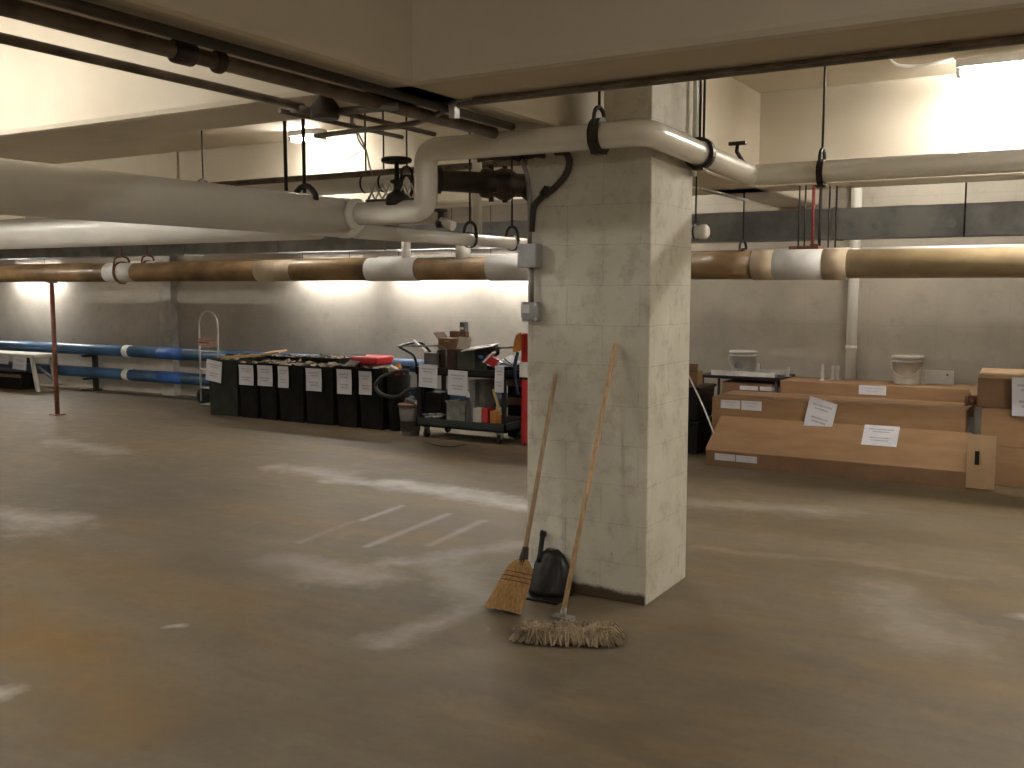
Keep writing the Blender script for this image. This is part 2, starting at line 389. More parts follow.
# big white header on the left
HX, HY, HZ = -3.645, 4.33, 2.0
t = thing('insulated_pipe', 'thick white insulated pipe running from upper left towards the valve', 'pipe', (HX, 2, HZ - .11))
MB(True).tube([(HX, -5.9, HZ), (HX, HY - .03, HZ)], .108, 28).build('jacket', WPIPE, t)
MB(True).lathe((HX, HY, HZ), [(.06, -.06), (.108, -.03), (.112, .0), (.112, .05), (.09, .08), (.05, .14)], 24, 'y').build('end_cap', WPIPE, t)
q = PX(640, 249, HX)
MB(True).tube([(HX + .02, HY + .08, 1.93), (HX + .02, 5.2, 1.93), (HX + .02, 9.0, 1.93)], .042, 16).build('reduced_pipe', WPIPE, t)
pipe('insulated_pipe', 'thick white insulated pipe passing low behind the slanting big pipe at left', [(-25.9, HY - .06, HZ - .012), (HX - .13, HY - .06, HZ - .012)], .106, WPIPE, n=28)
# the overhead white pipe round the pillar
t = thing('overhead_pipe', 'glossy white overhead pipe bending around the block column with a riser at its left end', 'pipe', (-1.785, 4.3, 2.21))
rx = -3.05
MB(True).tube([(HX + .12, 4.3, 2.015), (rx, 4.3, 2.015), (rx, 4.3, 2.33), (-1.79, 4.3, 2.325), (-1.79, 5.87, 2.28), (3.35, 5.87, 2.265)], .062, 24, .085, fn=10).build('pipe_run', WPIPE2, t)
MB(True).lathe((HX + .12, 4.3, 2.015), [(.064, -.02), (.085, -.015), (.085, .02), (.064, .03)], 20, 'x').build('flange', WPIPE, t)

# brown insulated pipe across the back
Y1 = 7.72
def P1z(x): return PY(x, 272 if x < 600 else 264, Y1)
A_ = PY(0, 274, Y1); B_ = PY(1024, 262, Y1)
dr = (B_ - A_) / (B_.x - A_.x)
def onp1(px_):
    X = PY(px_, 270, Y1).x; return A_ + dr * (X - A_.x)
t = thing('lagged_pipe', 'brown lagged pipe with white and tan bands across the back of the garage', 'pipe', onp1(600) - Vector((0, 0, .12)))
a0, b0 = A_ + dr * (-25.8 - A_.x), A_ + dr * (4.9 - A_.x)
MB(True).tube([a0, onp1(600)], .108, 24).build('brown_jacket', KRAFT, t)
MB(True).tube([onp1(600), b0], .108, 24).build('varnished_jacket', GOLD, t)
for (u, v, m, r, nm) in ((104, 131, WBAND, .113, 'white_band'), (255, 290, TANB, .113, 'tan_band'), (365, 414, WBAND, .115, 'white_band'), (486, 540, WBAND, .117, 'white_band'),
                      (690, 748, KRAFT, .112, 'brown_band'), (749, 770, TANB, .120, 'tan_band'), (769, 820, WBAND, .118, 'white_band'), (819, 843, TANB, .121, 'tan_band')):
    MB(True).tube([onp1(u + 5), onp1(v + 5)], r, 24).build(nm, m, t)
t2 = thing('lagged_pipe', 'second brown lagged pipe just behind and above the banded brown one', 'pipe', (-5, 8.2, 1.74))
MB(True).tube([(-25.8, 8.2, 1.83), (4.9, 8.2, 1.83)], .095, 20).build('jacket', KRAFT, t2)
for u, v in ((133, 158), (380, 530), (742, 850), (862, 1040)):  # first is a real band; the long ones paint the pipe's lit top
    MB(True).tube([(PY(u, 260, 8.2).x, 8.2, 1.83), (PY(v, 260, 8.2).x, 8.2, 1.83)], .099, 20).build('white_band', WBAND, t2)
# duct
t = thing('metal_duct', 'dark galvanised rectangular duct along the back above the brown pipes', 'duct', (-5, 9, 2.0))
MB().box(-25.8, 8.8, 2.03, 4.9, 9.1, 2.29).build('duct_body', DUCT, t)
for k in range(16):
    X = PY(952, 223, 8.8).x - 1.62 * k; MB().box(X - .95, 8.785, 2.02, X - .92, 9.11, 2.30).build('joint_flange', GALV, t)
for u, v in ((952, 223), (850, 226), (876, 226)): 
    q = PY(u, v, 8.8); MB(True).lathe((q.x, 8.80, q.z), [(.036, -.006), (.036, .0)], 16, 'y').build('round_plug', GALV, t)
# small-bore pipes behind the near beam
def dpipe(lbl, px_, y0, Y, r, m, x1=4.9, cat='pipe', name='back_pipe'):
    q = PY(px_, y0, Y); return pipe(name, lbl, [(-25.5, Y, q.z), (x1, Y, q.z)], r, m, cat=cat, n=14)
dpipe('narrow dark pipe high across the bay behind the slanting white pipe', 320, 177, 6.6, .026, CONDB, -2.7)
dpipe('cream pipe high across the bay behind the handwheel valve', 320, 187, 6.75, .075, WPIPE, -2.7)
# right bay thin line
pipe('thin_pipe', 'thin pale conduit running back beyond the right side of the column', [(-1.83, 5.12, 2.14), (-1.83, 5.95, 2.14)], .009, CONDUIT, n=10)
# stub right of the column
q = PY(697, 232, 6.0)
t = thing('pipe_stub', 'short capped white pipe end poking out right of the column', 'pipe', (q.x, 6.0, q.z - .05))
MB(True).lathe((q.x, 6.0, q.z), [(.043, -1.2), (.043, .02), (.047, .03), (.047, .06), (.03, .075)], 20, 'x').build('pipe_end', WPIPE2, t)
MB(True).tube([(q.x - .01, 6 + .052 * math.cos(a), q.z + .052 * math.sin(a)) for a in [2 * PI * k / 16 for k in range(16)]], .007, 6, closed=True).build('clevis', DARKM, t)
MB(True).tube([(q.x - .01, 6, q.z + .05), (q.x - .01, 6, ZC)], .006, 6).build('hanger_rod', DARKM, t)
# vertical white pipes
for px_, y0, y1, Y, r, lb in ((477, 150, 234, 6.1, .036, 'white vertical pipe rising between the dark iron pipe and the white branch pipe'),
                              (406, 238, 262, 7.72, .045, 'short white stub pipe rising from the brown pipe under the handwheel valve'),
                              (463, 236, 262, 7.72, .07, 'wide white stub pipe rising from the brown pipe left of the junction box')):
    q0, q1 = PY(px_, y0, Y), PY(px_, y1, Y)
    z1 = q1.z if Y < 7 else 1.85
    pipe('vertical_pipe', lb, [(q0.x, Y, z1), (q0.x, Y, max(q0.z, 2.05 if Y > 7 else 2.4) if Y > 7 else ZC - .01)], r, WPIPE, n=16)
q = PY(852, 330, YW - .06)
t = thing('downpipe', 'white vertical downpipe on the back wall behind the cartons', 'pipe', (q.x, YW - .06, 0))
MB(True).tube([(q.x, YW - .06, 0), (q.x, YW - .06, ZC)], .052, 16).build('pipe_shaft', WPIPE, t)
for z in (1.0, 1.9): MB(True).lathe((q.x, YW - .06, z), [(.058, 0), (.058, .04)], 16).build('wall_strap', WPIPE, t)
# dark cast iron pipe between riser and column
t = thing('iron_pipe', 'dark cast iron pipe with bolted lumpy joints behind the white riser', 'pipe', (-2.9, 5.2, 2.1))
a, b = PY(436, 180, 5.15), PY(560, 188, 5.75)
d = (b - a); L = d.length; d.normalize()
prof = [(.0, .055), (.0, .085), (.03, .085), (.035, .068), (.28, .068), (.30, .092), (.34, .096), (.38, .082), (.42, .10), (.48, .10), (.52, .075), (.60, .075), (.63, .098), (.72, .1), (.76, .075), (1.6, .075)]
pts = [a + d * h for h, r in prof]
MB(True).tube([a + d * max(h, i * .0005) for i, (h, r) in enumerate(prof)], .07, 20, rr=[r for h, r in prof]).build('pipe_body', IRON, t)
for h in (.36, .45, .68):
    for k in range(6):
        c = a + d * h; u = Vector((0, 0, 1)); w = d.cross(u).normalized(); ang = k * PI / 3
        cc = c + (u * math.cos(ang) + w * math.sin(ang)) * .1; MB().obox(cc, .03, .03, .03, (0, 0, .4)).build('joint_bolt', IRON, t)
MB(True).tube([a + Vector((.5, .25, -.07)), a + Vector((.62, .28, -.16)), a + Vector((.60, .3, -.3))], .045, 14, .06).build('branch', IRON, t)

# blue pipes low on the back wall
for (py0, lab) in ((345, 'upper blue pipe running low along the back wall'), (366, 'lower blue pipe running low along the back wall')):
    q = PY(0, py0, 9.83)
    t = thing('blue_pipe', lab, 'pipe', (-9, 9.83, q.z - .1), group='blue pipes along the back wall')
    MB(True).tube([(-25.5, 9.83, q.z), (-3.6, 9.83, q.z)], .085, 18).build('pipe_body', BLUE, t)
    X = PY(128, py0, 9.83).x; MB(True).lathe((X, 9.83, q.z), [(.088, -.06), (.096, -.05), (.096, .05), (.088, .06)], 18, 'x').build('coupling', WPIPE, t)
    X0, X1 = PY(160, py0, 9.83).x, PY(184, py0, 9.83).x; MB(True).tube([(X0, 9.83, q.z), (X1, 9.83, q.z)], .089, 18).build('bright_sleeve', BLUEB, t)
zt = PY(0, 366, 9.83).z
for u in (88, 240, 330, 22):
    X = PY(u, 360, 9.83).x
    t = thing('pipe_stand', 'dark steel stand holding the blue pipes', 'stand', (X, 9.83, 0), group='stands under the blue pipes')
    MB().box(X - .04, 9.93, 0, X + .04, 9.98, .72).box(X - .12, 9.78, 0, X + .12, 9.98, .02).build('post', DARKM, t)
    for zz in (zt - .116, PY(0, 345, 9.83).z - .116): MB().box(X - .03, 9.74, zz, X + .03, 9.93, zz + .028).build('cradle', DARKM, t)

# rusty post
q = PZ(64.5, 414, 0)
zt_p = (A_ + dr * (q.x - A_.x)).z - .108
t = thing('support_post', 'slim rusty brown post standing under the brown pipe at left', 'post', (q.x, Y1, 0))
MB(True).tube([(q.x, Y1, .01), (q.x, Y1, zt_p - .02)], .028, 14).build('shaft', RUST, t)
MB().box(q.x - .07, Y1 - .07, 0, q.x + .07, Y1 + .07, .012).build('base_plate', RUST, t)
MB().box(q.x - .035, Y1 - .06, zt_p - .02, q.x + .035, Y1 + .06, zt_p - .001).build('top_plate', RUST, t)

# ------------------------------------------------------------------ hangers
def ring(c, r, th, ax='x', n=22, a0=0, a1=2 * PI):
    c = Vector(c); P = []
    cl = abs(a1 - a0 - 2 * PI) < 1e-3
    for k in range(n if cl else n + 1):
        a = a0 + (a1 - a0) * k / n
        P.append(c + (Vector((0, math.cos(a), math.sin(a))) if ax == 'x' else Vector((math.cos(a), 0, math.sin(a)))) * r)
    return P, cl
def strap(c, r, w, th, ax='x', n=24):
    """flat ring strap round a pipe"""
    mb = MB(True); c = Vector(c)
    e = Vector((1, 0, 0)) if ax == 'x' else Vector((0, 1, 0)); o_ = Vector((0, 1, 0)) if ax == 'x' else Vector((1, 0, 0))
    R_ = []
    for k in range(n):
        a = 2 * PI * k / n; d = o_ * math.cos(a) + Vector((0, 0, math.sin(a)))
        R_.append([mb.bm.verts.new(c + d * rr_ + e * ww) for rr_, ww in ((r, -w / 2), (r + th, -w / 2), (r + th, w / 2), (r, w / 2))])
    for k in range(n):
        A, B = R_[k], R_[(k + 1) % n]
        for j in range(4): mb.face([A[j], A[(j + 1) % 4], B[(j + 1) % 4], B[j]], False)
    return mb
def hanger(c, r, ztop, label, ax='x', w=.035, rods=(0,), m=DARKM, rr_=.007, bolt=True, group='pipe hangers', yoke=True, th=.012, arch=False):
    c = Vector(c); t = thing('pipe_hanger', label, 'hanger', c, group)
    if arch:
        P, cl = ring(c, r + .012, 0, ax, 14, math.radians(50), math.radians(130)) ; P = [p for p in P]
        P = [P[0] - Vector((0, 0, .02))] + P; P = [c + Vector(((q_.x - c.x), (q_.y - c.y), (q_.z - c.z) + .03 * math.sin(PI * i / (len(P) - 1)))) for i, q_ in enumerate(P)]
        MB(True).tube(P, .016, 8).build('hook', m, t)
    else: strap(c, r, w, th, ax).build('clevis', m, t)
    o_ = Vector((0, 1, 0)) if ax == 'x' else Vector((1, 0, 0))
    if yoke:
        P = [c + o_ * (r + .006) + Vector((0, 0, r * .2)), c + o_ * r * .8 + Vector((0, 0, r + .05)), c + Vector((0, 0, r + .075)), c - o_ * r * .8 + Vector((0, 0, r + .05)), c - o_ * (r + .006) + Vector((0, 0, r * .2))]
        MB().tube(P, .011, 6, .03).build('yoke', m, t)
    for dx in rods:
        e = Vector((1, 0, 0)) if ax == 'x' else Vector((0, 1, 0))
        p = c + e * dx + Vector((0, 0, r + (.07 if yoke else .005)))
        MB(True).tube([p, (p.x, p.y, ztop)], rr_, 8).build('rod', m, t)
    if bolt: MB().box(c.x - .03, c.y - .03, c.z - r - .02, c.x + .03, c.y + .03, c.z - r - .008).build('bolt', m, t)
    return t
q = PX(305, 215, HX); hanger((HX, q.y, HZ), .109, ZC, 'dark hanger with two rods hooked over the slanting thick white pipe', 'y', .04, (0, -.14), group=None, arch=True, yoke=False, bolt=False, rr_=.010)
q = PY(599, 141, 4.3); hanger((q.x, 4.3, 2.326), .065, ZB if q.x < -2.365 else ZC, 'wide dark hanger over the white pipe on the column front', 'x', .05, group=None, th=.02)
hanger((-1.785, 4.97, 2.305), .065, ZC, 'dark hanger with two rods on the white pipe beside the column', 'y', .045, (0, .06), group=None, yoke=False, th=.018)
q = PY(822, 165, 5.87); hanger((q.x, 5.87, 2.272), .065, ZC, 'dark hanger on the white pipe at right, one long rod', 'x', .035, group=None)
q = PY(407, 165, 5.6); 
q = PY(122, 270, Y1); hanger(onp1(122), .118, ZB - .0, 'rusty hanger ring on the white band of the brown pipe at left', 'x', .03, m=RUST, group=None)
q = PY(148, 262, 8.2); hanger((q.x, 8.2, 1.83), .1, ZB, 'rusty hanger ring on the second brown pipe at left', 'x', .03, m=RUST, group=None)
X = PY(203, 178, 6.75); hanger((X.x, 6.75, PY(320, 187, 6.75).z), .077, ZC, 'small dark hanger on the cream pipe left of the two rods', 'x', .03, group=None)
hanger((PY(366, 190, 6.75).x, 6.75, PY(320, 187, 6.75).z), .077, ZC, 'thin rod hanger on the cream pipe left of the handwheel', 'x', yoke=False, group=None, th=.004, w=.018, bolt=False)
hanger((PY(384, 190, 6.75).x, 6.75, PY(320, 187, 6.75).z), .077, ZC, 'thin rod hanger on the cream pipe directly behind the handwheel', 'x', yoke=False, group=None, th=.004, w=.018, bolt=False)
q = PX(407, 172, HX + .5); 
hanger((PY(407, 180, 6.4).x, 6.4, PY(407, 186, 6.4).z), .08, ZC, 'dark hook hanger right of the handwheel', 'x', .04, group=None)
for px_, lb in ((470, 'open ring hanger on the white branch pipe left of the column'), (512, 'open ring hanger on the white branch pipe close to the junction box')):
    q = PX(px_, 236, HX + .02); hanger((HX + .02, q.y, 1.93), .05, ZC if not 7.9 < q.y < 8.5 else ZB, lb, 'y', .02, group=None, th=.006, bolt=False)
q = PY(743, 243, 8.2); hanger((q.x, 8.2, 1.83), .1, ZB, 'dark hanger on the back pipe just right of the column', 'x', .04, group=None)
for i, (u, v, ln, m) in enumerate(((799, 236, 252, DARKM), (805, 236, 246, DARKM), (813, 240, 246, REDP), (820, 240, 243, DARKM), (829, 210, 236, DARKM), (836, 210, 236, DARKM))):
    Yr = 8.02 if i < 4 else 8.2
    X = PY(u, 220, Yr).x
    t = thing('hanger_rod', ['dark rod dropping to the white band, leftmost of six', 'dark rod dropping to the white band, second of six from the left', 'red painted rod among the dark rods above the white band', 'dark rod directly right of the red rod', 'thin dark rod second from the right of six above the brown pipe', 'thin dark rod, rightmost of six above the brown pipe'][i], 'rod', (X, Yr, 1.9))
    MB(True).tube([(X, Yr, 1.93), (X, Yr, ZB)], .012 if i in (2, 3) else .007, 8).build('rod', mat('dull_red', (.22, .03, .025), .6) if i == 2 else m, t)
    if i < 4: MB().box(X - .03, 7.86, 1.905, X + .03, 8.06, 1.935).box(X - .03, 7.845, PY(u, ln, Y1).z, X + .03, 7.865, 1.935).build('clamp', RUST, t)
X = PY(965, 205, 8.75).x; MB(True).tube([(X, 8.77, 2.02), (X, 8.77, ZC)], .007, 8).build('hanger_rod', DARKM, label='thin dark rod in front of the duct at far right', category='rod')
# valves
q = PX(394, 205, -3.3)
vx = PY(397, 200, 4.3).x
t = thing('gate_valve', 'black handwheel gate valve standing on the white pipe left of the riser', 'valve', (vx, 4.3, 2.08))
MB(True).lathe((vx, 4.3, 2.05), [(.06, 0), (.065, .03), (.05, .06), (.025, .075), (.018, .09), (.018, .115), (.035, .12), (.035, .135), (.014, .14), (.011, .26)], 18).build('bonnet', DARKM, t)
mb = MB(True); P, cl = [], True
P = [Vector((vx + .07 * math.cos(a), 4.3 + .07 * math.sin(a), 2.29)) for a in [2 * PI * k / 24 for k in range(24)]]
mb.tube(P, .014, 8, closed=True)
for k in range(4): mb.tube([(vx, 4.3, 2.29), (vx + .07 * math.cos(k * PI / 2 + .4), 4.3 + .07 * math.sin(k * PI / 2 + .4), 2.29)], .009, 6)
mb.lathe((vx, 4.3, 2.275), [(.02, 0), (.02, .03)], 12)
mb.build('handwheel', DARKM, t)
q = PX(739, 160, -1.785)
t = thing('vent_cock', 'small black tee-handled cock on the white pipe right of the column', 'valve', (-1.785, q.y, 2.35))
MB(True).tube([(-1.76, q.y, 2.33), (-1.79, q.y - .03, 2.39), (-1.785, q.y - .03, 2.43)], .012, 8).build('stem', DARKM, t)
MB().box(-1.835, q.y - .045, 2.425, -1.735, q.y - .015, 2.445).build('handle', DARKM, t)
q = PX(435, 222, HX + .1)
t = thing('drain_valve', 'small black drain valve at the foot of the white riser', 'valve', (-2.98, 4.75, 2.0))
c = PY(441, 221, 4.9)
MB(True).lathe((c.x, 4.9, c.z - .04), [(.03, 0), (.035, .03), (.02, .05), (.02, .09), (.04, .095), (.04, .11)], 12).build('valve_body', DARKM, t)
MB(True).tube([c, c + Vector((.09, .0, -.035))], .028, 10).build('outlet', WPIPE2, t)

# white zigzag wires in place of light showing through behind the valve
t = thing('glint_wires', 'white zigzag wires standing in for light seen through gaps behind the handwheel valve', 'glint', PY(395, 198, 6.2))
mb = MB()
xs = [368 + i * 7.2 for i in range(8)]
pt = [PY(x, 184 if i % 2 else 200, 6.2) for i, x in enumerate(xs)]; mb.tube(pt, .010, 5)
pt = [PY(x, 200 if i % 2 else 184, 6.2) for i, x in enumerate(xs)]; mb.tube(pt, .010, 5)
mb.build('wire', WHITEM, t)
MB().tube([PY(366, 201, 6.2), PY(420, 199, 6.2)], .012, 6).build('rail', DARKM, t)

# ------------------------------------------------------------------ conduits under the ceiling beams
def ybar(px_, py_, z, r, m, label, y1=4.2, y0=-5.9, coup=(), name='conduit'):
    q = PZ(px_, py_, z); t = thing(name, label, 'conduit', (q.x, 0, z))
    MB(True).tube([(q.x, y0, z), (q.x, y1, z)], r, 14).build('tube', m, t)
    for (u, L) in coup:
        yy = PX(u, 60, q.x).y
        MB(True).lathe((q.x, yy, z), [(r * 1.1, 0), (r * 1.45, .01), (r * 1.45, L), (r * 1.1, L + .01)], 14, 'y').build('coupling', IRON, t)
    return q
ybar(200, 83.5, 2.37, .017, CONDB, 'thinnest grimy conduit at far left of the three under the ceiling beam', y1=3.2)
ybar(200, 57, 2.368, .027, CONDB, 'thick grimy brown conduit under the beam with dark couplings', y1=4.2, coup=((172, .08), (214, .03)))
ybar(200, 40, 2.39, .018, CONDD, 'thick black conduit tucked beside the brown one under the beam', y1=4.2)
ybar(455, 139, 2.39, .012, CONDB, 'thin conduit running back under the beam above the riser', y1=4.2, y0=3.3)
ybar(410, 139, 2.39, .011, CONDB, 'thin conduit running back under the beam, left of its twin', y1=4.2, y0=3.3)
# conduits along the near cross beam
zc = 2.405
a = PZ(452, 103, zc)
yb = 3.64
t = thing('conduit', 'long dark conduit along the rear edge of the near cross beam', 'conduit', (0, yb, zc))
jx = PZ(452, 103, zc).x
MB(True).tube([(4.9, yb, zc), (jx, yb, zc), (jx - .22, yb + .04, zc - .055), (jx - .9, yb + .1, zc - .055)], .0125, 12, .08).build('tube', CONDUIT, t)
MB(True).lathe((jx - .02, yb, zc), [(.018, -.03), (.02, -.02), (.02, .02), (.018, .03)], 12, 'x').build('coupling', ALU, t)
MB().box(jx - .02, yb - .03, zc - .06, jx + .01, yb + .01, zc).build('strap', ALU, t)
pipe('conduit', 'second dark conduit touching the beam beside the long one', [(4.9, yb - .045, 2.407), (-2.3, yb - .045, 2.407)], .009, CONDB, cat='conduit', n=10)
# junction cluster
jc = PZ(325, 112, 2.34)
t = thing('junction_box', 'dark round junction box with fittings under the beam at left', 'junction box', jc)
MB(True).lathe((jc.x, jc.y, 2.31), [(.055, 0), (.06, .01), (.06, .05), (.04, .08), (.02, .10)], 20).build('box_body', CONDD, t)
mb = MB(True)
mb.tube([(jc.x + .05, jc.y + .02, 2.34), (jc.x + .30, jc.y + .1, 2.35)], .016, 10)
mb.tube([(jc.x - .06, jc.y - .02, 2.345), (jc.x - .14, jc.y - .05, 2.36)], .018, 10)
mb.build('connector', CONDUIT, t)
# dangling wires
j = PY(352, 124, 4.4)
mb = MB()
mb.tube([j, PY(361, 138, 4.4), PY(367, 152, 4.42), PY(369, 165, 4.45), PY(373, 176, 4.45)], .005, 5, .05)
mb.tube([j + Vector((.02, 0, 0)), PY(358, 140, 4.4), PY(366, 151, 4.4)], .005, 5, .05)
mb.tube([PY(359, 152, 4.35), PY(346, 160, 4.3), PY(338, 165, 4.25)], .003, 5, .03)
mb.tube([j + Vector((0, 0, .2)), j], .012, 6)
mb.build('loose_wires', CONDUIT, label='loose frayed wires dangling below the junction box', category='wire')

# boxes and conduit on the column
cf = 4.524
def cfp(x, y): return PY(x, y, cf)
t = thing('junction_box', 'square grey steel junction box on the upper left edge of the column', 'junction box', cfp(532, 256))
a, b = cfp(524, 268), cfp(542.5, 244)
MB().box(a.x, cf - .07, a.z, b.x, cf - .001, b.z, 0, .004).build('box_body', GREYB, t)
MB().box(a.x + .004, cf - .076, a.z + .004, b.x - .004, cf - .07, b.z - .004).build('cover_plate', GREYB, t)
t2 = thing('switch_box', 'grey cast switch box with a pale label on the left edge of the column', 'switch box', cfp(534, 311))
a2, b2 = cfp(526, 321), cfp(543.5, 302)
MB().box(a2.x, cf - .065, a2.z, b2.x, cf - .001, b2.z, 0, .014).build('box_body', GREYB, t2)
for xx in (a2.x + .012, b2.x - .012):
    for zz in (a2.z + .012, b2.z - .012): MB(True).lathe((xx, cf - .068, zz), [(.008, 0), (.008, .006)], 8, 'y').build('cover_screw', ALU, t2)
c0 = cfp(532, 308.5); MB().box(c0.x - .022, cf - .0675, c0.z - .022, c0.x + .022, cf - .064, c0.z + .022).build('label_plate', WBAND, t2)
cm = cfp(534.5, 290)
pipe('conduit', 'short vertical steel conduit joining the two grey boxes on the column', [(cm.x, cf - .03, b2.z), (cm.x, cf - .03, a.z)], .011, CONDUIT, cat='conduit', n=12)
pipe('conduit', 'steel conduit climbing from the upper grey box and bending left at the pipe', [(cm.x - .01, cf - .035, b.z), (cm.x - .01, cf - .035, 2.05), cfp(531, 175) + Vector((0, -.035, 0)), cfp(523, 158) + Vector((0, -.03, 0)), PY(495, 158, 4.7), PY(470, 157, 4.8)], .012, CONDUIT, cat='conduit', fil=.06, n=12)
t = thing('flexible_cable', 'thick dark flexible cable looping down the column face under the pipe', 'cable', cfp(560, 180))
MB(True).tube([(p_.x, cf - .03, p_.z) for p_ in (cfp(558, 153), cfp(569, 152), cfp(573, 163), cfp(569, 176), cfp(556, 190), cfp(546, 196), cfp(536, 206), cfp(534, 232))], .017, 12, .05).build('cable', CONDD, t)
c0 = cfp(549, 192); MB().obox((c0.x, cf - .03, c0.z), .03, .055, .05, (0, .7, 0)).build('clip', DARKM, t)
# dark debris lying over the pipe/behind
t = thing('cable_bundle', 'black cable bundle tied under the white pipe at the left of the column', 'cable', cfp(520, 156))
mb = MB(True)
for k in range(5):
    s_ = PY(478, 158 + k * .8, 4.6); mb.tube([s_, PY(505, 160 - k, 4.55), PY(528, 155 + k, 4.5), PY(545, 157 - k * 1.2, 4.49)], .008, 6, .08)
mb.build('cables', CONDD, t)
MB().obox(PY(518, 156, 4.5), .06, .06, .05, (0, .3, 0)).build('tie', DARKM, t)

# ------------------------------------------------------------------ lamps
WARM = (1.0, .93, .825); COOL = (1.0, .95, .88)
def lamp(x0, x1, Y, Z, label, power, col=WARM, ax='x', chain=True):
    """twin tube strip: housing above, tubes below. Z is the tube height"""
    L = abs(x1 - x0); m = emit('lamp_glow', col, power)
    c = ((x0 + x1) / 2, Y, Z) if ax == 'x' else (Y, (x0 + x1) / 2, Z)
    t = thing('strip_light', label, 'light', (c[0], c[1], Z))
    hx, hy = (L / 2, .07) if ax == 'x' else (.07, L / 2)
    MB().box(c[0] - hx, c[1] - hy, Z + .03, c[0] + hx, c[1] + hy, Z + .085, 0, .006).build('housing', WHITEM, t)
    for s_ in (-.035, .035):
        P = [(x0 + .03, Y + s_, Z), (x1 - .03, Y + s_, Z)] if ax == 'x' else [(Y + s_, x0 + .03, Z), (Y + s_, x1 - .03, Z)]
        MB(True).tube(P, .014, 8).build('tube', m, t)
    for e in (x0 + .015, x1 - .015):
        if ax == 'x': MB().box(e - .012, Y - .05, Z - .02, e + .012, Y + .05, Z + .03).build('socket', WHITEM, t)
        else: MB().box(Y - .05, e - .012, Z - .02, Y + .05, e + .012, Z + .03).build('socket', WHITEM, t)
    top = ZC
    if Z < 2.9:
        for e in (x0 + .2, x1 - .2): MB().tube([(e, Y, Z + .08), (e, Y, ZC)], .004, 5).build('hanging_rod', DARKM, t)
    return t
ra = PY(957, 67, 7.4)
lamp(ra.x, ra.x + 1.22, 7.4, 3.05, 'glowing strip light under the ceiling at upper right', 200)
rb = thing('lamp_cable', 'loose pale cable feeding the strip light at upper right', 'cable', (ra.x - .3, 7.2, 3.08))
MB(True).tube([PY(887, 56, 7.0), PY(895, 65, 7.05), PY(915, 67, 7.15), (ra.x, 7.2, 3.11)], .012, 8, .1).build('cable', WPIPE, rb)
lc = PY(300, 130, 7.6)
lamp(lc.x - .10, lc.x + .30, 7.6, 3.09, 'glowing strip light glimpsed behind the near beam, above the two rods', 230)
lc = PY(512, 168, 7.6)
lamp(lc.x - .12, lc.x + 1.0, 7.6, 2.72, 'strip light hanging behind the dark iron pipe at the column edge', 60)
lc = PY(515, 170, 6.9)
LAMPS = [(-5.7, -4.5, 1.9, 3.0, 160, 'strip light in the front left bay'),
         (-9.7, -8.5, 1.7, 3.0, 260, 'strip light farther left in the front bay'),
         (-14.5, -13.3, 1.6, 3.0, 260, 'unseen strip light added as fill farthest left in the front bay'),  # unseen lamp added to brighten the pipes and beam at left
         (1.9, 3.1, -1.0, 3.0, 190, 'strip light in the front right bay'),
         (2.0, 3.2, 5.0, 3.0, 310, 'strip light past the right edge, behind the near beam'),
         (-12.2, -11.0, 4.5, 3.0, 260, 'added fill strip light hidden above the near beam at far left'),  # fill lamp added out of view to brighten the left bay
         (-1.7, -.5, 9.2, 3.0, 55, 'unseen strip light added over the stacked cartons at right'),  # unseen lamp put in to lift the wall behind the cartons
         (-4.6, -3.4, 9.2, 3.0, 40, 'unseen strip light added to brighten the back wall behind the column'),  # added out of sight to brighten this stretch of back wall
         (-1.0, .2, -3.4, 3.0, 95, 'added fill strip light behind the camera')]  # added general fill for the near beams and column
for x0, x1, Y, Z, pw, lb in LAMPS: lamp(x0, x1, Y, Z, lb, pw)
lamp(-.6, .6, -3.15, 3.0, 'unseen strip light added between the overhead beam and the slanting white pipe', 120, ax='y')  # added lamp, out of view, to brighten the big white pipe
lamp(-12.9, -11.7, 9.75, 3.0, 'unseen strip light added over the back wall above the hand truck', 45)  # unseen lamp added to lighten the dark stretch of wall
for u, pw, lb in ((-60, 110, 'strip light by the back wall past the left edge'), (326, 62, 'strip light by the back wall above the bins'), (425, 62, 'strip light by the back wall above the cart, left one'), (520, 62, 'strip light by the back wall above the cart, hidden by the column'), (30, 110, 'strip light by the back wall above the paper sheets at far left')):
    X = PY(u, 275, 9.93).x; lamp(X - .6, X + .6, 9.93, 1.86, lb, pw, COOL)

# ------------------------------------------------------------------ brooms, mop, dustpan
def handle(mb, a, b, r, n=14):
    a, b = Vector(a), Vector(b); d = (b - a).normalized(); L = (b - a).length
    mb.tube([a, a + d * L * .5, b - d * r, b - d * r * .4, b], r, n, rr=[r, r * .97, r * .95, r * .8, r * .45])
# dust mop
top = PY(616, 343, cf - .02); foot = PZ(563, 612, .09)
hc = PZ(565, 634, .0); 
t = thing('dust_mop', 'long handled dust mop with shaggy beige head leaning on the column', 'mop', (hc.x, hc.y, 0))
foot = Vector((PZ(563, 614, .07).x, PZ(563, 614, .07).y, .07))
mb = MB(True); handle(mb, foot, top, .0125); mb.build('handle', WOODH, t)
d = (top - foot).normalized()
mb = MB(True); mb.tube([foot - d * .03, foot + d * .03], .015, 12); mb.box(foot.x - .05, foot.y - .03, .035, foot.x + .05, foot.y + .03, .06)
mb.build('swivel_frame', CONDUIT, t)
ml, mr = PZ(518, 632, .03), PZ(614, 635, .03)
mc = (ml + mr) / 2 + Vector((0, .02, 0)); mdir = (mr - ml); ML = mdir.length * .93; mdir.normalize(); mn = Vector((-mdir.y, mdir.x, 0))
mb = MB(True); mb.obox((mc.x, mc.y, .03), ML * .93, .1, .035, (0, 0, math.atan2(mdir.y, mdir.x)), .012); mb.build('mop_pad', MOPC, t)
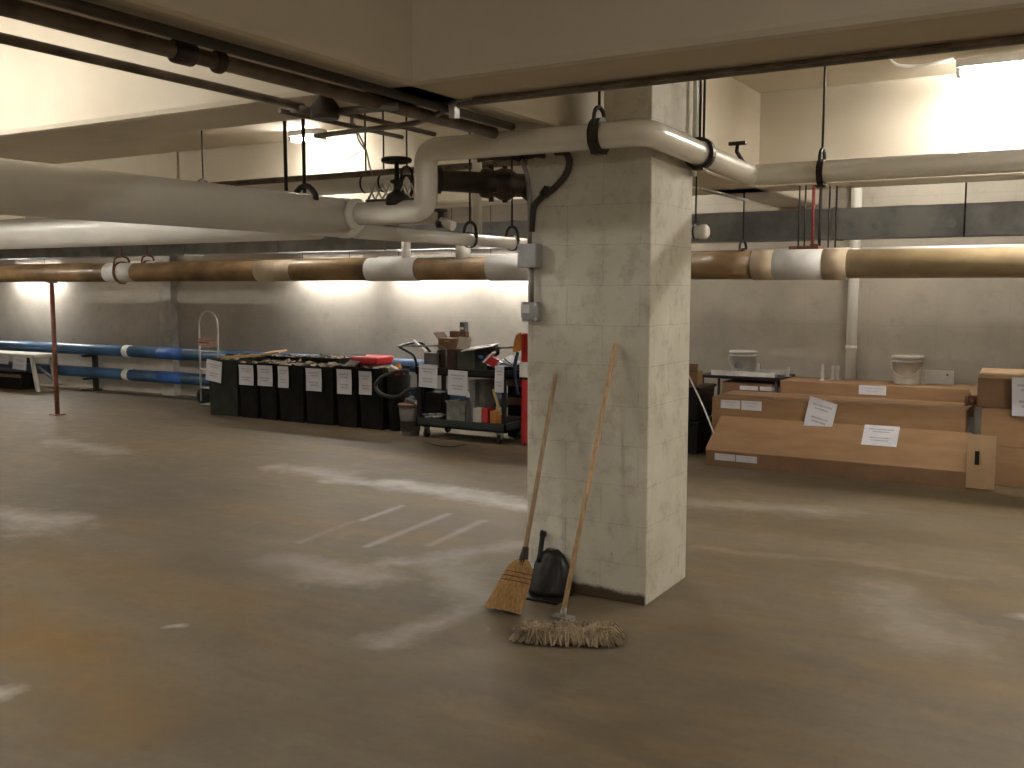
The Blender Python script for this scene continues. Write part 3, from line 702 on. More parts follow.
rg = random.Random(3)
mb = MB(True)
for k in range(1300):
    u = rg.uniform(-.47, .47); base = mc + mdir * ML * u; sd = rg.choice((-1, 1)); ln = rg.uniform(.04, .085)
    e = abs(u) > .42
    out = (mn * sd + mdir * rg.uniform(-1.6, 1.6) + (mdir * (2.2 if u > 0 else -2.2) if e else Vector((0, 0, 0)))).normalized()
    b0 = base + mn * sd * rg.uniform(0, .05); b0.z = rg.uniform(.035, .055)
    p1 = b0 + out * ln * .4; p1.z = rg.uniform(.04, .065); p2 = b0 + out * ln * .8; p2.z = rg.uniform(.018, .035); p3 = b0 + out * ln; p3.z = .008
    mb.tube([b0, p1, p2, p3], .0036, 4)
mb.build('fringe', MOPC, t, kind='stuff')
# corn broom
top = PY(556, 373, cf - .02); hp = PZ(508, 608, .02)
ax_ = None
bot = PZ(506, 611, .01)
t = thing('corn_broom', 'corn broom with yellow straw head, wooden handle leaning on the column', 'broom', (bot.x, bot.y, 0))
neck = bot + (top - bot) * .245; neck = Vector((PY(524, 557, (bot.y * .76 + cf * .24)).x, bot.y * .76 + cf * .24, PY(524, 557, (bot.y * .76 + cf * .24)).z))
d = (top - neck).normalized()
mb = MB(True); handle(mb, neck - d * .02, top, .0125); mb.build('handle', WOODG, t)
wd = Vector((1, -.05, 0)).normalized()   # broad direction of the head
tip = Vector((bot.x + .0, bot.y, .012)); dd = (tip - neck); HL = dd.length; dd.normalize(); nd = dd.cross(wd).normalized()
def wid(u): return .018 + .045 * min(1, u / .2) + .042 * u
def bend(u): return wd * (-.035 * math.sin(u * PI) * 0 + -.02 * u * u)
mb = MB(True); R_ = []
for i in range(13):
    u = i / 12 * .96; w = wid(u) * .93; th = .018 + .017 * math.sin(min(1, u * 1.4) * PI / 2)
    R_.append([mb.bm.verts.new(neck + dd * HL * u + bend(u) + wd * w * math.cos(a) + nd * th * math.sin(a)) for a in [2 * PI * k / 18 for k in range(18)]])
for A, B in zip(R_, R_[1:]):
    for k in range(18): mb.face([A[k], A[(k + 1) % 18], B[(k + 1) % 18], B[k]])
mb.face(R_[0][::-1]); mb.face(R_[-1]); mb.build('straw_core', STRAW, t)
mb = MB(True)
for k in range(430):
    a = rg.uniform(0, 2 * PI); u0 = rg.uniform(.05, .5); u1 = rg.uniform(.93, 1.02); P = []
    for j in range(4):
        u = u0 + (u1 - u0) * j / 3; w = wid(u); th = .019 + .019 * math.sin(min(1, u * 1.4) * PI / 2)
        p_ = neck + dd * HL * u + wd * (w + rg.uniform(-.002, .003)) * math.cos(a) + nd * th * math.sin(a)
        p_.z = max(p_.z, .004); p_ += bend(u); P.append(p_)
    mb.tube(P, .0022, 3)
mb.build('straws', STRAW, t, kind='stuff')
mb = MB(True)
for u in (.30, .38, .46):
    P = [neck + dd * HL * u + bend(u) + wd * (wid(u) + .003) * math.cos(a) + nd * (.020 + .019 * math.sin(min(1, u * 1.4) * PI / 2)) * math.sin(a) for a in [2 * PI * k / 24 for k in range(24)]]
    mb.tube(P, .003, 5, closed=True)
mb.build('stitching', RUST, t)
mb = MB(True); mb.tube([neck - d * .045, neck, neck + d * .05], .02, 14, rr=[.03, .022, .0165]); mb.build('collar', DARKM, t)
# lobby dustpan
dc = PY(541, 575, 4.36)
t = thing('dustpan', 'black upright dustpan behind the straw broom at the column foot', 'dustpan', (dc.x, 4.4, 0))
mb = MB(True)
n = 22; R_ = []
W_ = .128
cy0 = 4.50
# hooded scoop: dome back and open front hood
for i in range(9):
    v = i / 8; z = .01 + .225 * v; w = W_ * (1 - .12 * v) * math.sqrt(max(.02, 1 - (v * .97) ** 2.6)); dp = .12 * (1 - .55 * v)
    R_.append([mb.bm.verts.new((dc.x + w * math.cos(a), cy0 - .005 - dp * (math.sin(a) if math.sin(a) > 0 else 0) - .0 - .02 * (1 - v), z)) for a in [PI * k / n for k in range(n + 1)]])
for A, B in zip(R_, R_[1:]):
    for k in range(n): mb.face([A[k], A[k + 1], B[k + 1], B[k]])
for A, B in zip(R_, R_[1:]): mb.face([A[0], B[0], B[-1], A[-1]], False)
mb.face(R_[-1], False); mb.face(R_[0], False)
mb.build('hood', BLACKP, t)
MB().box(dc.x - .125, 4.30, 0.0, dc.x + .125, 4.40, .012, 0, .003).build('lip', BLACKP, t)
hb = PY(540, 556, 4.44); ht = PY(543, 532, 4.50)
mb = MB(True); mb.tube([(hb.x, 4.44, hb.z - .03), (hb.x, 4.44, hb.z), (ht.x, 4.50, ht.z)], .013, 12, rr=[.022, .015, .013]); mb.obox((ht.x, 4.50, ht.z - .01), .032, .02, .035, (0, .15, 0), .004); mb.build('handle', BLACKP, t)
lp = PY(532, 565.5, 4.385); MB().obox((lp.x, 4.378, lp.z), .028, .003, .024, (0, 0, 0)).build('label_plate', WBAND, t)

# ------------------------------------------------------------------ cartons on the right
def wedge(mb, P): mb.hexa(P)
yA, yB = 8.49, 8.78
XL, XR = PZ(706, 465, 0).x, PZ(966, 489, 0).x
t = thing('long_carton', 'long opened cardboard carton nearest the camera with a raised lid', 'carton', ((XL + XR) / 2, yA, 0))
h1 = .145
mb = MB(); mb.box(XL, yA, 0, XR, yB + .0, h1, 0, .004); mb.build('carton_body', CARDI, t)
# lid leaning back on the carton behind
zt = .425
mb = MB()
mb.hexa([(XL - .01, yA + .004, h1), (XR, yA + .004, h1), (XR, yA + .012, h1 - .004), (XL - .01, yA + .012, h1 - .004),
         (XL + .04, yB - .01, zt), (XR, yB - .01, zt), (XR, yB - .002, zt - .003), (XL + .04, yB - .002, zt - .003)])
mb.build('raised_lid', CARD, t)
MB().box(XR - .0, yA - .006, 0.02, XR + .205, yA - .001, .45).build('end_flap', CARDL, t)
c0 = PY(977, 458, yA - .01); MB().box(c0.x - .016, yA - .0085, c0.z - .055, c0.x + .016, yA - .006, c0.z + .055).build('hand_hole', BLACKP, t)
def stk(parent, u0, v0, u1, v1, Y, name='label_sticker', tilt=0, bars=((.25, .6), (-.1, .4))):
    a, b = PY(u0, v0, Y), PY(u1, v1, Y); c = (a + b) / 2
    mb = MB(); sheet(mb, (c.x, Y - .002, c.z), (math.cos(tilt), 0, math.sin(tilt)), (-math.sin(tilt), 0, math.cos(tilt)), abs(b.x - a.x), abs(a.z - b.z), .0015, bars)
    return mb.build(name, [PAPER, INK], parent)
stk(t, 715, 453, 735, 461.5, yA); stk(t, 736, 455, 757, 463.5, yA)
# sheet on the lid
ld = Vector((0, yB - yA - .01, zt - h1)).normalized()
def onlid(px_, py_):
    d_ = _ray(px_, py_); n_ = Vector((0, -ld.z, ld.y)); p0 = Vector((0, yA + .003, h1)); k = (p0 - Vector((0, 0, EYE))).dot(n_) / d_.dot(n_); return Vector((0, 0, EYE)) + d_ * k
c0 = onlid(880.5, 436) + Vector((0, -.004, .003)); mb = MB(); sheet(mb, c0, Vector((1, 0, 0)), ld, .285, .215); mb.build('paper_sheet', [PAPER, INK], t)
# tall carton behind
X0, X1 = PY(712, 400, yB).x, PY(966, 412, yB).x
t = thing('long_carton', 'long closed cardboard carton directly behind the opened one, tilted sheet on its front', 'carton', ((X0 + X1) / 2, yB, 0))
h2 = PY(713, 396.5, yB + .0).z
mb = MB(); mb.box(X0, yB + .004, 0, X1, 9.42, h2, 0, .005); mb.build('carton_body', CARD, t)
MB().box(X0 + .01, 9.08, h2 + .0005, X1 - .01, 9.11, h2 + .002).build('packing_tape', CARDL, t)
stk(t, 721, 399.5, 740, 409, yB + .004); stk(t, 741.5, 400.5, 761.5, 411, yB + .004)
c0 = PY(820.5, 415, yB - .02); mb = MB(); sheet(mb, (c0.x, yB - .03, c0.z), (math.cos(-.25), 0, math.sin(-.25)), (.18, .09, 1), .245, .27); mb.build('paper_sheet', [PAPER, INK], t)
c0 = PZ(795, 396, h2); MB().obox((c0.x, 9.15, h2 + .002), .06, .05, .003, (0, 0, .3)).build('red_mark', REDP, t)
# rear carton
yC = 9.44
X0, X1 = PY(780, 385, yC).x, PY(970, 390, yC).x
t = thing('long_carton', 'rear long carton with open right end and a white label', 'carton', ((X0 + X1) / 2, yC, 0))
h3 = PY(960, 389, yC).z
MB().box(X0, yC, 0, X1, 9.93, h3, 0, .005).build('carton_body', CARD, t)
MB().hexa([(X1 + .004, yC, h3 - .03), (X1 + .09, yC - .02, h3 - .12), (X1 + .095, yC - .015, h3 - .12), (X1 + .009, yC + .005, h3 - .03), (X1 + .004, yC + .2, h3 + .04), (X1 + .11, yC + .2, h3 - .04), (X1 + .115, yC + .205, h3 - .04), (X1 + .009, yC + .205, h3 + .04)])if 0 else None
MB().obox((X1 + .05, yC + .12, h3 - .06), .006, .26, .17, (0, -.45, -.25)).build('open_flap', CARDL, t)
stk(t, 859, 385, 886, 395.5, yC, bars=((.2, .8), (-.1, .5)))
# dark carton left behind with labels
X0b, X1b = PY(722, 385, 9.5).x, PY(782, 385, 9.5).x
t = thing('dark_carton', 'brown carton under the black table top, two white stickers on its front', 'carton', ((X0b + X1b) / 2, 9.6, 0))
MB().box(X0b, 9.5, 0, X1b - .02, 9.85, .67, 0, .004).build('carton_body', CARDI, t)
stk(t, 740, 385.5, 758, 390.5, 9.5); stk(t, 760, 386.5, 780, 391.5, 9.5)
# black tabletop and metal rails
zt_ = .735
X0c, X1c = PY(698, 380, 9.45).x, PY(800, 380, 9.45).x
t = thing('folding_table', 'black folding table against the back wall, right of the column', 'table', ((X0c + X1c) / 2, 9.7, 0))
MB().box(X0c, 9.46, zt_ - .03, X1b - .01, 10.02, zt_, 0, .004).build('tabletop', BLACKP, t)
for xx in (X0c + .04, X1b - .05):
    for yy in (9.48, 9.98): MB(True).tube([(xx, yy, 0), (xx, yy, zt_ - .03)], .014, 8).build('leg', DARKM, t)
def bucket(c, r, h, label, m=WPLAS):
    t = thing('bucket', label, 'bucket', c); x, y, z = c
    MB(True).lathe(c, [(r * .84, 0), (r * .86, .01), (r * .97, h * .78), (r * 1.03, h * .78), (r * 1.03, h * .81), (r * .98, h * .82), (r, h * .90)], 28).build('pail', m, t)
    MB(True).lathe((x, y, z + h * .9), [(r * 1.05, 0), (r * 1.06, h * .03), (r * 1.06, h * .09), (r * 1.02, h * .1), (r * .9, h * .085)], 28).build('lid', m, t)
    P = [(x + r * 1.06 * math.cos(a), y - .02 - r * .95 * math.sin(a) * .6 - r * .3 * math.sin(a), z + h * .8 - r * 1.0 * math.sin(a)) for a in [PI * k / 12 for k in range(13)]]
    MB(True).tube(P, .003, 5).build('bail_handle', WHITEM, t); return t
q = PY(743, 372, 9.75); bu = bucket((q.x, 9.75, zt_), .132, .235, 'white plastic bucket with grey label on the black table')
MB(True).lathe((q.x - .01, 9.75 - .112, zt_ + .09), [(.045, -.014), (.045, .0)], 18, 'y').build('round_label', CLEAR, bu)
q = PY(907, 377, 9.7); bucket((q.x, 9.7, h3 + .002), .135, .26, 'white plastic bucket standing on the rear long carton')
X = PY(938, 374, 9.75).x; t = thing('metal_sheet', 'small white metal panel propped behind the rear carton beside the bucket', 'panel', (X, 9.75, h3))
MB().box(X - .135, 9.78, h3 + .002, X + .13, 9.80, h3 + .13, 0, .003).build('plate', WBAND, t)
MB().box(X + .07, 9.775, h3 + .085, X + .085, 9.78, h3 + .1).build('hole', DARKM, t)
X = PY(924, 374, 9.75).x; MB().box(X - .02, 9.72, h3 + .002, X + .02, 9.75, h3 + .13).build('white_post', WHITEM, label='thin white post between the bucket and the white panel', category='post')
# rails on the table
for k, (u0, u1, v, Y, lb) in enumerate(((712, 776, 375, 9.50, 'front white shelf rail lying on the black table'), (735, 786, 374, 9.85, 'rear white shelf rail lying on the black table'))):
    a, b = PY(u0, v, Y), PY(u1, v, Y)
    t = thing('shelf_rail', lb, 'rail', ((a.x + b.x) / 2, Y, zt_))
    MB().box(a.x, Y - .03, zt_ + .002, b.x, Y + .03, zt_ + .02).box(a.x, Y - .03, zt_ + .02, b.x, Y - .024, zt_ + .05).build('channel', WHITEM, t)
    MB().box(b.x - .05, Y - .045, zt_ + .002, b.x, Y + .045, zt_ + .045).build('end_bracket', WHITEM, t)
for i, (u, v0, v1, Y) in enumerate(((758, 364, 382, 9.62), (788, 367, 382, 9.7), (823, 364, 383, 9.62), (833, 366, 380, 9.75), (838, 366, 380, 9.75))):
    q = PY(u, v0, Y); zb = zt_ if u < 795 else h3 + .002
    t = MB().box(q.x - .013, Y - .012, zb if i != 1 else zt_, q.x + .013, Y + .012, q.z).box(q.x - .03, Y - .02, zb, q.x + .03, Y + .02, zb + .006)
    t.build('upright_bracket', WHITEM, label=['white upright bracket standing on the table between bucket and carton', 'white upright bracket at the right end of the black table', 'tallest white upright bracket on the rear carton', 'white upright bracket near the downpipe, left of a close pair', 'white upright bracket near the downpipe, right of a close pair'][i], category='bracket')
# right stack
yD = 8.80
XR0 = PY(980, 440, yD).x
hs = PY(1000, 409, yD).z; hm = PY(1000, 446.5, yD).z
for z0, z1, lb in ((0, hm - .002, 'lower wide carton of the stack at the right edge'), (hm, hs, 'middle wide carton of the stack at the right edge')):
    t = thing('wide_carton', lb, 'carton', (XR0 + .7, yD, z0))
    MB().box(XR0, yD, z0, XR0 + 1.5, 9.45, z1, 0, .005).build('carton_body', CARD, t)
    MB().box(XR0 + .7, yD - .0015, z0 + .004, XR0 + .76, yD, z1 - .004).build('packing_tape', CARDL, t)
q0 = PY(978, 378, 8.84); ht_ = q0.z
t = thing('open_carton', 'open topped carton on the stack at the right edge with a white sheet', 'carton', (q0.x + .6, 9.1, hs))
mb = MB(); X0 = q0.x
zz = hs + .002
mb.box(X0, 8.84, zz, X0 + 1.3, 8.848, ht_).box(X0, 9.21, zz, X0 + 1.3, 9.218, ht_).box(X0, 8.848, zz, X0 + .008, 9.21, ht_).box(X0 + 1.292, 8.848, zz, X0 + 1.3, 9.21, ht_).box(X0, 8.848, zz, X0 + 1.3, 9.21, zz + .006)
mb.build('carton_walls', CARDI, t)
MB().obox((X0 + .65, 9.025, ht_ + .03), 1.3, .40, .006, (.12, 0, 0)).build('lid_flap', CARDL, t)
X = PY(1012, 395, 8.78).x
mb = MB(); sheet(mb, (X + .13, 8.775, (PY(1013, 380, 8.78).z + PY(1013, 413, 8.78).z) / 2), (1, 0, 0), (-.05, 0, 1), .26, .31); mb.build('paper_sheet', [PAPER, INK], t)
a, b = PY(966, 405, 8.86), PY(979, 400, 8.86)
t = thing('mailing_tube', 'brown-red cardboard tube lying across the cartons by the right edge', 'tube', (a.x, 8.9, hs))
MB(True).tube([(a.x, 8.9, hs + .045), (b.x - .01, 8.95, hs + .045)], .042, 16).build('tube_wall', RUST, t)
MB(True).tube([(a.x - .012, 8.899, hs + .045), (a.x + .01, 8.9, hs + .045)], .044, 16).build('end_cap', CARDI, t)
# narrow gap items
X = PY(972, 430, 9.0).x; MB().box(X - .03, 9.0, 0, X + .02, 9.03, .52).build('grey_board', GREYB, label='grey strip standing in the gap between the cartons and the right stack', category='board')
# dark totes left of the cartons
xt = PY(690, 420, 9.0).x
for k in range(2):
    z0 = .33 * k
    t = thing('storage_tote', ['black storage tote on the floor beside the long cartons', 'upper black storage tote beside the long cartons'][k], 'tote', (xt, 9.2, z0))
    MB().box(xt - .28, 8.95, z0 + .003, xt + .10, 9.43, z0 + .295, .02, .01).build('tub', BLACKP, t)
    MB().box(xt - .295, 8.935, z0 + .296, xt + .115, 9.44, z0 + .325, 0, .008).build('lid', BLACKP, t)
q = PY(694, 370, 9.1)
t = thing('small_carton', 'small tan carton with brown flap on the black totes', 'carton', (q.x, 9.1, .66))
MB().box(q.x - .07, 9.05, .66, q.x + .055, 9.2, .80, 0, .003).build('carton_body', CARD, t)
MB().obox((q.x - .005, 9.05, .835), .12, .01, .075, (-.2, 0, 0)).build('flap', CARDI, t)
MB(True).tube([PY(689, 376, 8.85), PY(704, 408, 8.72), PY(714, 434, 8.6)], .008, 8).build('pale_rod', ALU, label='slim pale rod leaning in the gap between column and cartons', category='rod')

# ------------------------------------------------------------------ bins along the back left
BY = 8.72
def make_bin(u0, u1, vtop, label, m, sh=None, Y=BY, depth=.5, tilt=0, fill=True):
    a, b = PY(u0, vtop, Y), PY(u1, vtop, Y); h = a.z
    t = thing('waste_bin', label, 'bin', ((a.x + b.x) / 2, Y + depth / 2, 0), group=None)
    x0, x1 = a.x + .006, b.x - .006; th = .012
    mb = MB()
    tp = .02
    for (bx0, by0, bx1, by1, ix, iy) in ((x0, Y, x1, Y + th, 0, 1), (x0, Y + depth - th, x1, Y + depth, 0, -1), (x0, Y + th, x0 + th, Y + depth - th, 1, 0), (x1 - th, Y + th, x1, Y + depth - th, -1, 0)):
        mb.hexa([(bx0 + (tp if ix >= 0 else -tp) * (1 if ix else 0) + (tp if not ix else 0), by0 + iy * tp, 0), (bx1 + (ix * tp if ix else -tp), by0 + iy * tp, 0), (bx1 + (ix * tp if ix else -tp), by1 + iy * tp, 0), (bx0 + (ix * tp if ix else tp), by1 + iy * tp, 0), (bx0, by0, h), (bx1, by0, h), (bx1, by1, h), (bx0, by1, h)])
    mb.box(x0 + tp, Y + tp, 0.002, x1 - tp, Y + depth - tp, .02)
    mb.build('bin_body', m, t)
    mb = MB(); r_ = .014
    mb.box(x0 - r_ * .4, Y - r_, h - .03, x1 + r_ * .4, Y, h + .004).box(x0 - r_ * .4, Y + depth, h - .03, x1 + r_ * .4, Y + depth + r_, h + .004)
    mb.box(x0 - .005, Y, h - .03, x0, Y + depth, h + .004).box(x1, Y, h - .03, x1 + .005, Y + depth, h + .004); mb.build('rim', m, t)
    if fill:
        mb = MB(); g = 7; V = [[mb.bm.verts.new((x0 + th + (x1 - x0 - 2 * th) * i / g, Y + th + (depth - 2 * th) * j / g, h - .03 + rg.uniform(-.02, .06))) for j in range(g + 1)] for i in range(g + 1)]
        for i in range(g):
            for j in range(g): mb.face([V[i][j], V[i + 1][j], V[i + 1][j + 1], V[i][j + 1]])
        mb.build('scrap_filling', DEBRIS, t, kind='stuff')
    if sh:
        u, v, u2, v2, tl = sh; p, q = PY(u, v, Y - .02), PY(u2, v2, Y - .02); c = (p + q) / 2
        mb = MB(); sheet(mb, (c.x, Y - .022, c.z), (math.cos(tl), 0, math.sin(tl)), (-math.sin(tl), 0, math.cos(tl)), abs(q.x - p.x), abs(p.z - q.z), curl=.006 if not tl else 0)
        mb.build('paper_sheet', [PAPER, INK], t)
    return t, h
bins = [(207, 237, 359, 'grey-green waste bin at the left end of the row, tilted sheet on it', BING, (206, 360, 222, 382, -.12)),
        (238, 257, 363, 'black waste bin, second in the row from the hand truck', BIN, (239, 364.5, 254, 385.5, 0)),
        (258, 276, 363, 'black waste bin, third in the row from the hand truck', BIN, (257.5, 365, 273, 386.5, 0)),
        (277, 303, 365, 'black waste bin in the middle of the row, sheet on its left edge', BIN, (278, 366, 289, 388, 0)),
        (304, 333, 366, 'black waste bin with the widest curling sheet, right of the row middle', BIN, (306, 368, 322, 391.5, 0)),
        (335, 357, 366, 'black waste bin under the draped grey sheet', BIN, (337, 369, 352, 394.5, 0)),
        (358, 383, 368, 'dark waste bin at the right end of the row, beneath the red parcel', BIN, (359, 371, 372, 395, 0))]
for b_ in bins: make_bin(*b_)
for (u0, u1, v, lb) in ((226, 262, 355, 'rear scrap bin behind the left end of the row'), (263, 300, 356, 'rear scrap bin behind the middle of the row'), (301, 340, 357, 'rear scrap bin behind the right half of the row')):
    make_bin(u0, u1, v, lb, BIN, None, 9.26, .35)
# things lying on the bins
a, b = PY(223, 365, 8.85), PY(262, 357, 9.2)
t = MB().obox(((a + b) / 2) + Vector((0, 0, .06)), (b - a).length * 1.15, .08, .03, (0, -.06, .35)).build('pine_plank', PLANK, label='yellow pine plank lying over the bins at the left of the row', category='plank')
c0 = PY(274, 357, 9.2)
t = MB().obox(c0 + Vector((0, 0, .06)), .26, .2, .02, (.1, -.12, .2)).build('cardboard_scrap', CARDL, label='pale cardboard scrap on the bins left of middle', category='cardboard')
c0 = PY(368, 362, 8.95)
t = thing('red_parcel', 'bright red soft parcel lying on the right end of the bin row', 'parcel', (c0.x, 9.0, c0.z - .08))
MB(True).box(c0.x - .2, 8.85, c0.z - .03, c0.x + .2, 9.2, c0.z + .07, .015, .025).build('red_cover', REDP, t)
MB(True).box(c0.x - .20, 8.86, c0.z - .09, c0.x + .2, 9.2, c0.z - .03, 0, .02).build('black_base', BLACKP, t)
c0 = PY(351, 363, 8.8)
t = MB(True); sheet(t, c0 + Vector((0, .05, .01)), (1, .1, .05), (.35, .5, .5), .17, .24, curl=.02, bars=()); t.build('grey_folder', mat('grey_board_sheet', (.33, .33, .35), .7), label='grey folded sheet draped between bins and red parcel', category='folder')
# hand truck
hx0, hx1 = PY(199.5, 345, 9.33).x, PY(218, 345, 9.33).x; zt = PY(209, 311.5, 9.33).z
t = thing('hand_truck', 'silver hand truck with looped handle standing left of the bins', 'hand truck', ((hx0 + hx1) / 2, 9.33, 0))
r_ = (hx1 - hx0) / 2; cx_ = (hx0 + hx1) / 2
P = [(hx0, 9.33, .06)] + [(cx_ - r_ * math.cos(a), 9.33, zt - r_ + r_ * math.sin(a)) for a in [PI * k / 14 for k in range(15)]] + [(hx1, 9.33, .06)]
MB(True).tube(P, .014, 10).build('frame', ALU, t)
for z in (.25, .5, .75): MB(True).tube([(hx0, 9.33, z), (hx1, 9.33, z)], .01, 8).build('crossbar', ALU, t)
z0 = PY(208, 346, 9.33).z; z1 = PY(208, 338.5, 9.33).z
MB().box(hx0 + .005, 9.31, z0, hx1 - .005, 9.317, z1).build('name_plate', PINK, t)
mb = MB(); mb.box(hx0 + .02, 9.307, z0 + .035, cx_ + .03, 9.31, z0 + .055).box(cx_ - .05, 9.307, z0 + .07, hx1 - .03, 9.31, z0 + .08); mb.build('plate_print', RUST, t)
MB().box(hx0 - .03, 9.34, .01, hx1 + .03, 9.56, .022).build('toe_plate', ALU, t)
for s_ in (-1, 1):
    xx = (hx0 - .05) if s_ < 0 else (hx1 + .05)
    MB(True).lathe((xx - .025, 9.43, .125), [(.05, 0), (.11, .002), (.124, .012), (.124, .038), (.11, .048), (.05, .05)], 22, 'x').build('wheel', RUB, t)
MB(True).tube([(hx0 - .05, 9.43, .125), (hx1 + .05, 9.43, .125)], .01, 8).build('axle', DARKM, t)
# dark crate by the hand truck under blue pipes
# grey round bin + hose
q = PZ(405, 436, 0)
t = thing('trash_can', 'small grey trash can with orange-red rim beside the cart', 'trash can', (q.x, q.y + .1, 0))
ct = (q.x, q.y + .1, 0)
MB(True).lathe(ct, [(.095, 0), (.10, .01), (.125, .33), (.115, .33), (.11, .05)], 24).build('can_body', GREYT, t)
MB(True).lathe((ct[0], ct[1], .32), [(.128, 0), (.136, .008), (.136, .022), (.125, .03), (.112, .02)], 24).build('rim', RUST, t)
mb = MB(True)
for k in range(6): mb.obox((ct[0] + rg.uniform(-.05, .05), ct[1] + rg.uniform(-.05, .05), .34 + rg.uniform(0, .06)), .09, .05, .03, (rg.random(), rg.random(), rg.random() * 3), .006)
mb.build('crumpled_rubbish', CLEAR, t, kind='stuff')
hp_ = [PY(414, 370, 8.66), PY(400, 371, 8.62), PY(387, 376, 8.6), (PY(380, 385, 8.6)), PY(384, 393, 8.58), PY(395, 397, 8.56), PY(403, 396, 8.56), PY(412, 389, 8.56), PY(422, 388, 8.6)]
# bracket bucket of coloured stuff
q = PY(399, 388, 8.86)
t = thing('tool_bucket', 'dark bucket of orange and red odds and ends encircled by a hose', 'bucket', (q.x, 8.86, 0))
MB(True).lathe((q.x, 8.86, 0), [(.11, 0), (.115, .02), (.135, .62), (.125, .62), (.12, .5)], 22).build('pail', BIN, t)
mats_ = [ORNG, REDP, CREAM, CARD, REDP, WPLAS, ORNG]
for k in range(7):
    MB().obox((q.x + rg.uniform(-.08, .08), 8.80 + rg.uniform(-.06, .06), .62 + rg.uniform(0, .1)), .09, .05, .07, (rg.random(), rg.random(), rg.random() * 3), .008).build('bundled_rag', mats_[k], t)
pp = [Vector(p) for p in hp_]
MB(True).tube([Vector((p.x, 8.50 if i > 1 else 8.56, p.z)) for i, p in enumerate(pp)], .022, 12, .05).build('vacuum_hose', RUB, label='black corrugated hose looping in front of the tool bucket', category='hose')
MB(True).tube([PZ(424, 442, .006), PZ(440, 446, .006), PZ(452, 447, .006), PZ(466, 444, .006)], .005, 6, .05).build('floor_cable', RUB, label='thin dark cable lying on the floor in front of the cart', category='cable')

# ------------------------------------------------------------------ utility cart
cy0_, cy1_ = 8.50, 9.02
cx0, cx1 = PY(416, 425, cy0_).x, PY(505, 425, cy0_).x
zd = PY(460, 421, cy0_).z; zs = PY(460, 369, cy0_).z
t = thing('utility_cart', 'dark two-tier utility cart on casters loaded with tools and papers', 'cart', ((cx0 + cx1) / 2, 8.76, 0))
def tray(z, dp):
    mb = MB(); mb.box(cx0, cy0_, z - dp, cx1, cy0_ + .02, z).box(cx0, cy1_ - .02, z - dp, cx1, cy1_, z).box(cx0, cy0_, z - dp, cx0 + .02, cy1_, z).box(cx1 - .02, cy0_, z - dp, cx1, cy1_, z).box(cx0, cy0_, z - dp, cx1, cy1_, z - dp + .02); return mb
tray(zd, .09).build('lower_tray', mat('dark_teal_plastic', (.022, .030, .032), .5, scale=5), t)
tray(zs, .08).build('upper_tray', BLACKP, t)
for xx in (cx0 + .03, cx1 - .03):
    for yy in (cy0_ + .03, cy1_ - .03): MB().box(xx - .02, yy - .02, zd - .02, xx + .02, yy + .02, zs - .02).build('corner_post', BLACKP, t)
for xx in (cx0 + .1, cx1 - .1):
    for yy in (cy0_ + .06, cy1_ - .06):
        w = MB(True).lathe((xx - .016, yy, .052), [(.02, 0), (.045, .002), (.052, .008), (.052, .024), (.045, .03), (.02, .032)], 18, 'x').build('caster_wheel', RUB, t)
        MB().box(xx - .026, yy - .02, .05, xx - .02, yy + .02, zd - .08).box(xx + .02, yy - .02, .05, xx + .026, yy + .02, zd - .08).box(xx - .04, yy - .04, zd - .1, xx + .04, yy + .04, zd - .088).build('caster_fork', CONDUIT, t)
a = PY(401, 344, 8.6); b = PY(432, 342, 8.98)
MB(True).tube([(cx0 + .0, cy0_ + .04, zs - .03), (cx0 - .04, cy0_ + .04, zs + .12), (a.x, cy0_ + .04, a.z - .02), (a.x - .02, cy0_ + .3, a.z), (a.x + .02, cy1_ - .04, a.z - .0), (cx0 - .02, cy1_ - .04, zs)], .014, 10, .06).build('push_handle', BLACKP, t)
MB(True).tube([(a.x, cy0_ + .04, a.z - .02), (PY(437, 342, cy0_ + .04).x, cy0_ + .06, a.z - .0), (PY(441, 352, cy0_).x, cy0_ + .1, zs + .2), (PY(441, 360, cy0_).x, cy0_ + .1, zs)], .010, 10, .04).build('side_rail', CONDUIT, t)
for (u0, v0, u1, v1) in ((419, 364, 437.5, 388), (448, 370, 467.5, 396), (495, 366, 504, 392.5)):
    p, q = PY(u0, v0, cy0_ - .01), PY(u1, v1, cy0_ - .01); c = (p + q) / 2
    mb = MB(); sheet(mb, (c.x, cy0_ - .012, c.z), (1, 0, -.03), (.03, 0, 1), abs(q.x - p.x), abs(p.z - q.z)); mb.build('paper_sheet', [PAPER, INK], t)
# load on top tray
ztp = zs - .058
def bx(u0, u1, vt, Y, d, m, name, label, cat, z0=ztp, rz=0, ry=0, bev=.004, zbot=None, child=None):
    a, b = PY(u0, vt, Y), PY(u1, vt, Y); h = a.z - z0; c = Vector(((a.x + b.x) / 2, Y + d / 2, z0 + h / 2))
    if child:
        t = thing(name, label, cat, (c.x, c.y, z0))
        MB().obox(c, b.x - a.x, d, h, (0, ry, rz), bev).build('carton_body' if cat == 'carton' else 'shell', m, t)
        child(t, c, b.x - a.x, d, h); return t
    return MB().obox(c, b.x - a.x, d, h, (0, ry, rz), bev).build(name, m, label=label, category=cat)
bx(437, 457, 350, 8.66, .22, mat('maroon_box', (.10, .05, .045), .7), 'maroon_box', 'dark maroon box at the bottom of the heap on the cart', 'box')
def flaps(t, c, w, d, h):
    MB().obox(c + Vector((-w / 2 - .03, 0, h / 2 + .02)), .006, d, .09, (0, -.7, 0)).build('flap', CARDI, t)
    MB().obox(c + Vector((0, -d / 2 - .0, h / 2 - h * .25)), w * .3, .004, .02, (0, 0, 0)).build('sticker', CARDL, t)
za = PY(445, 350, 8.66).z + .002
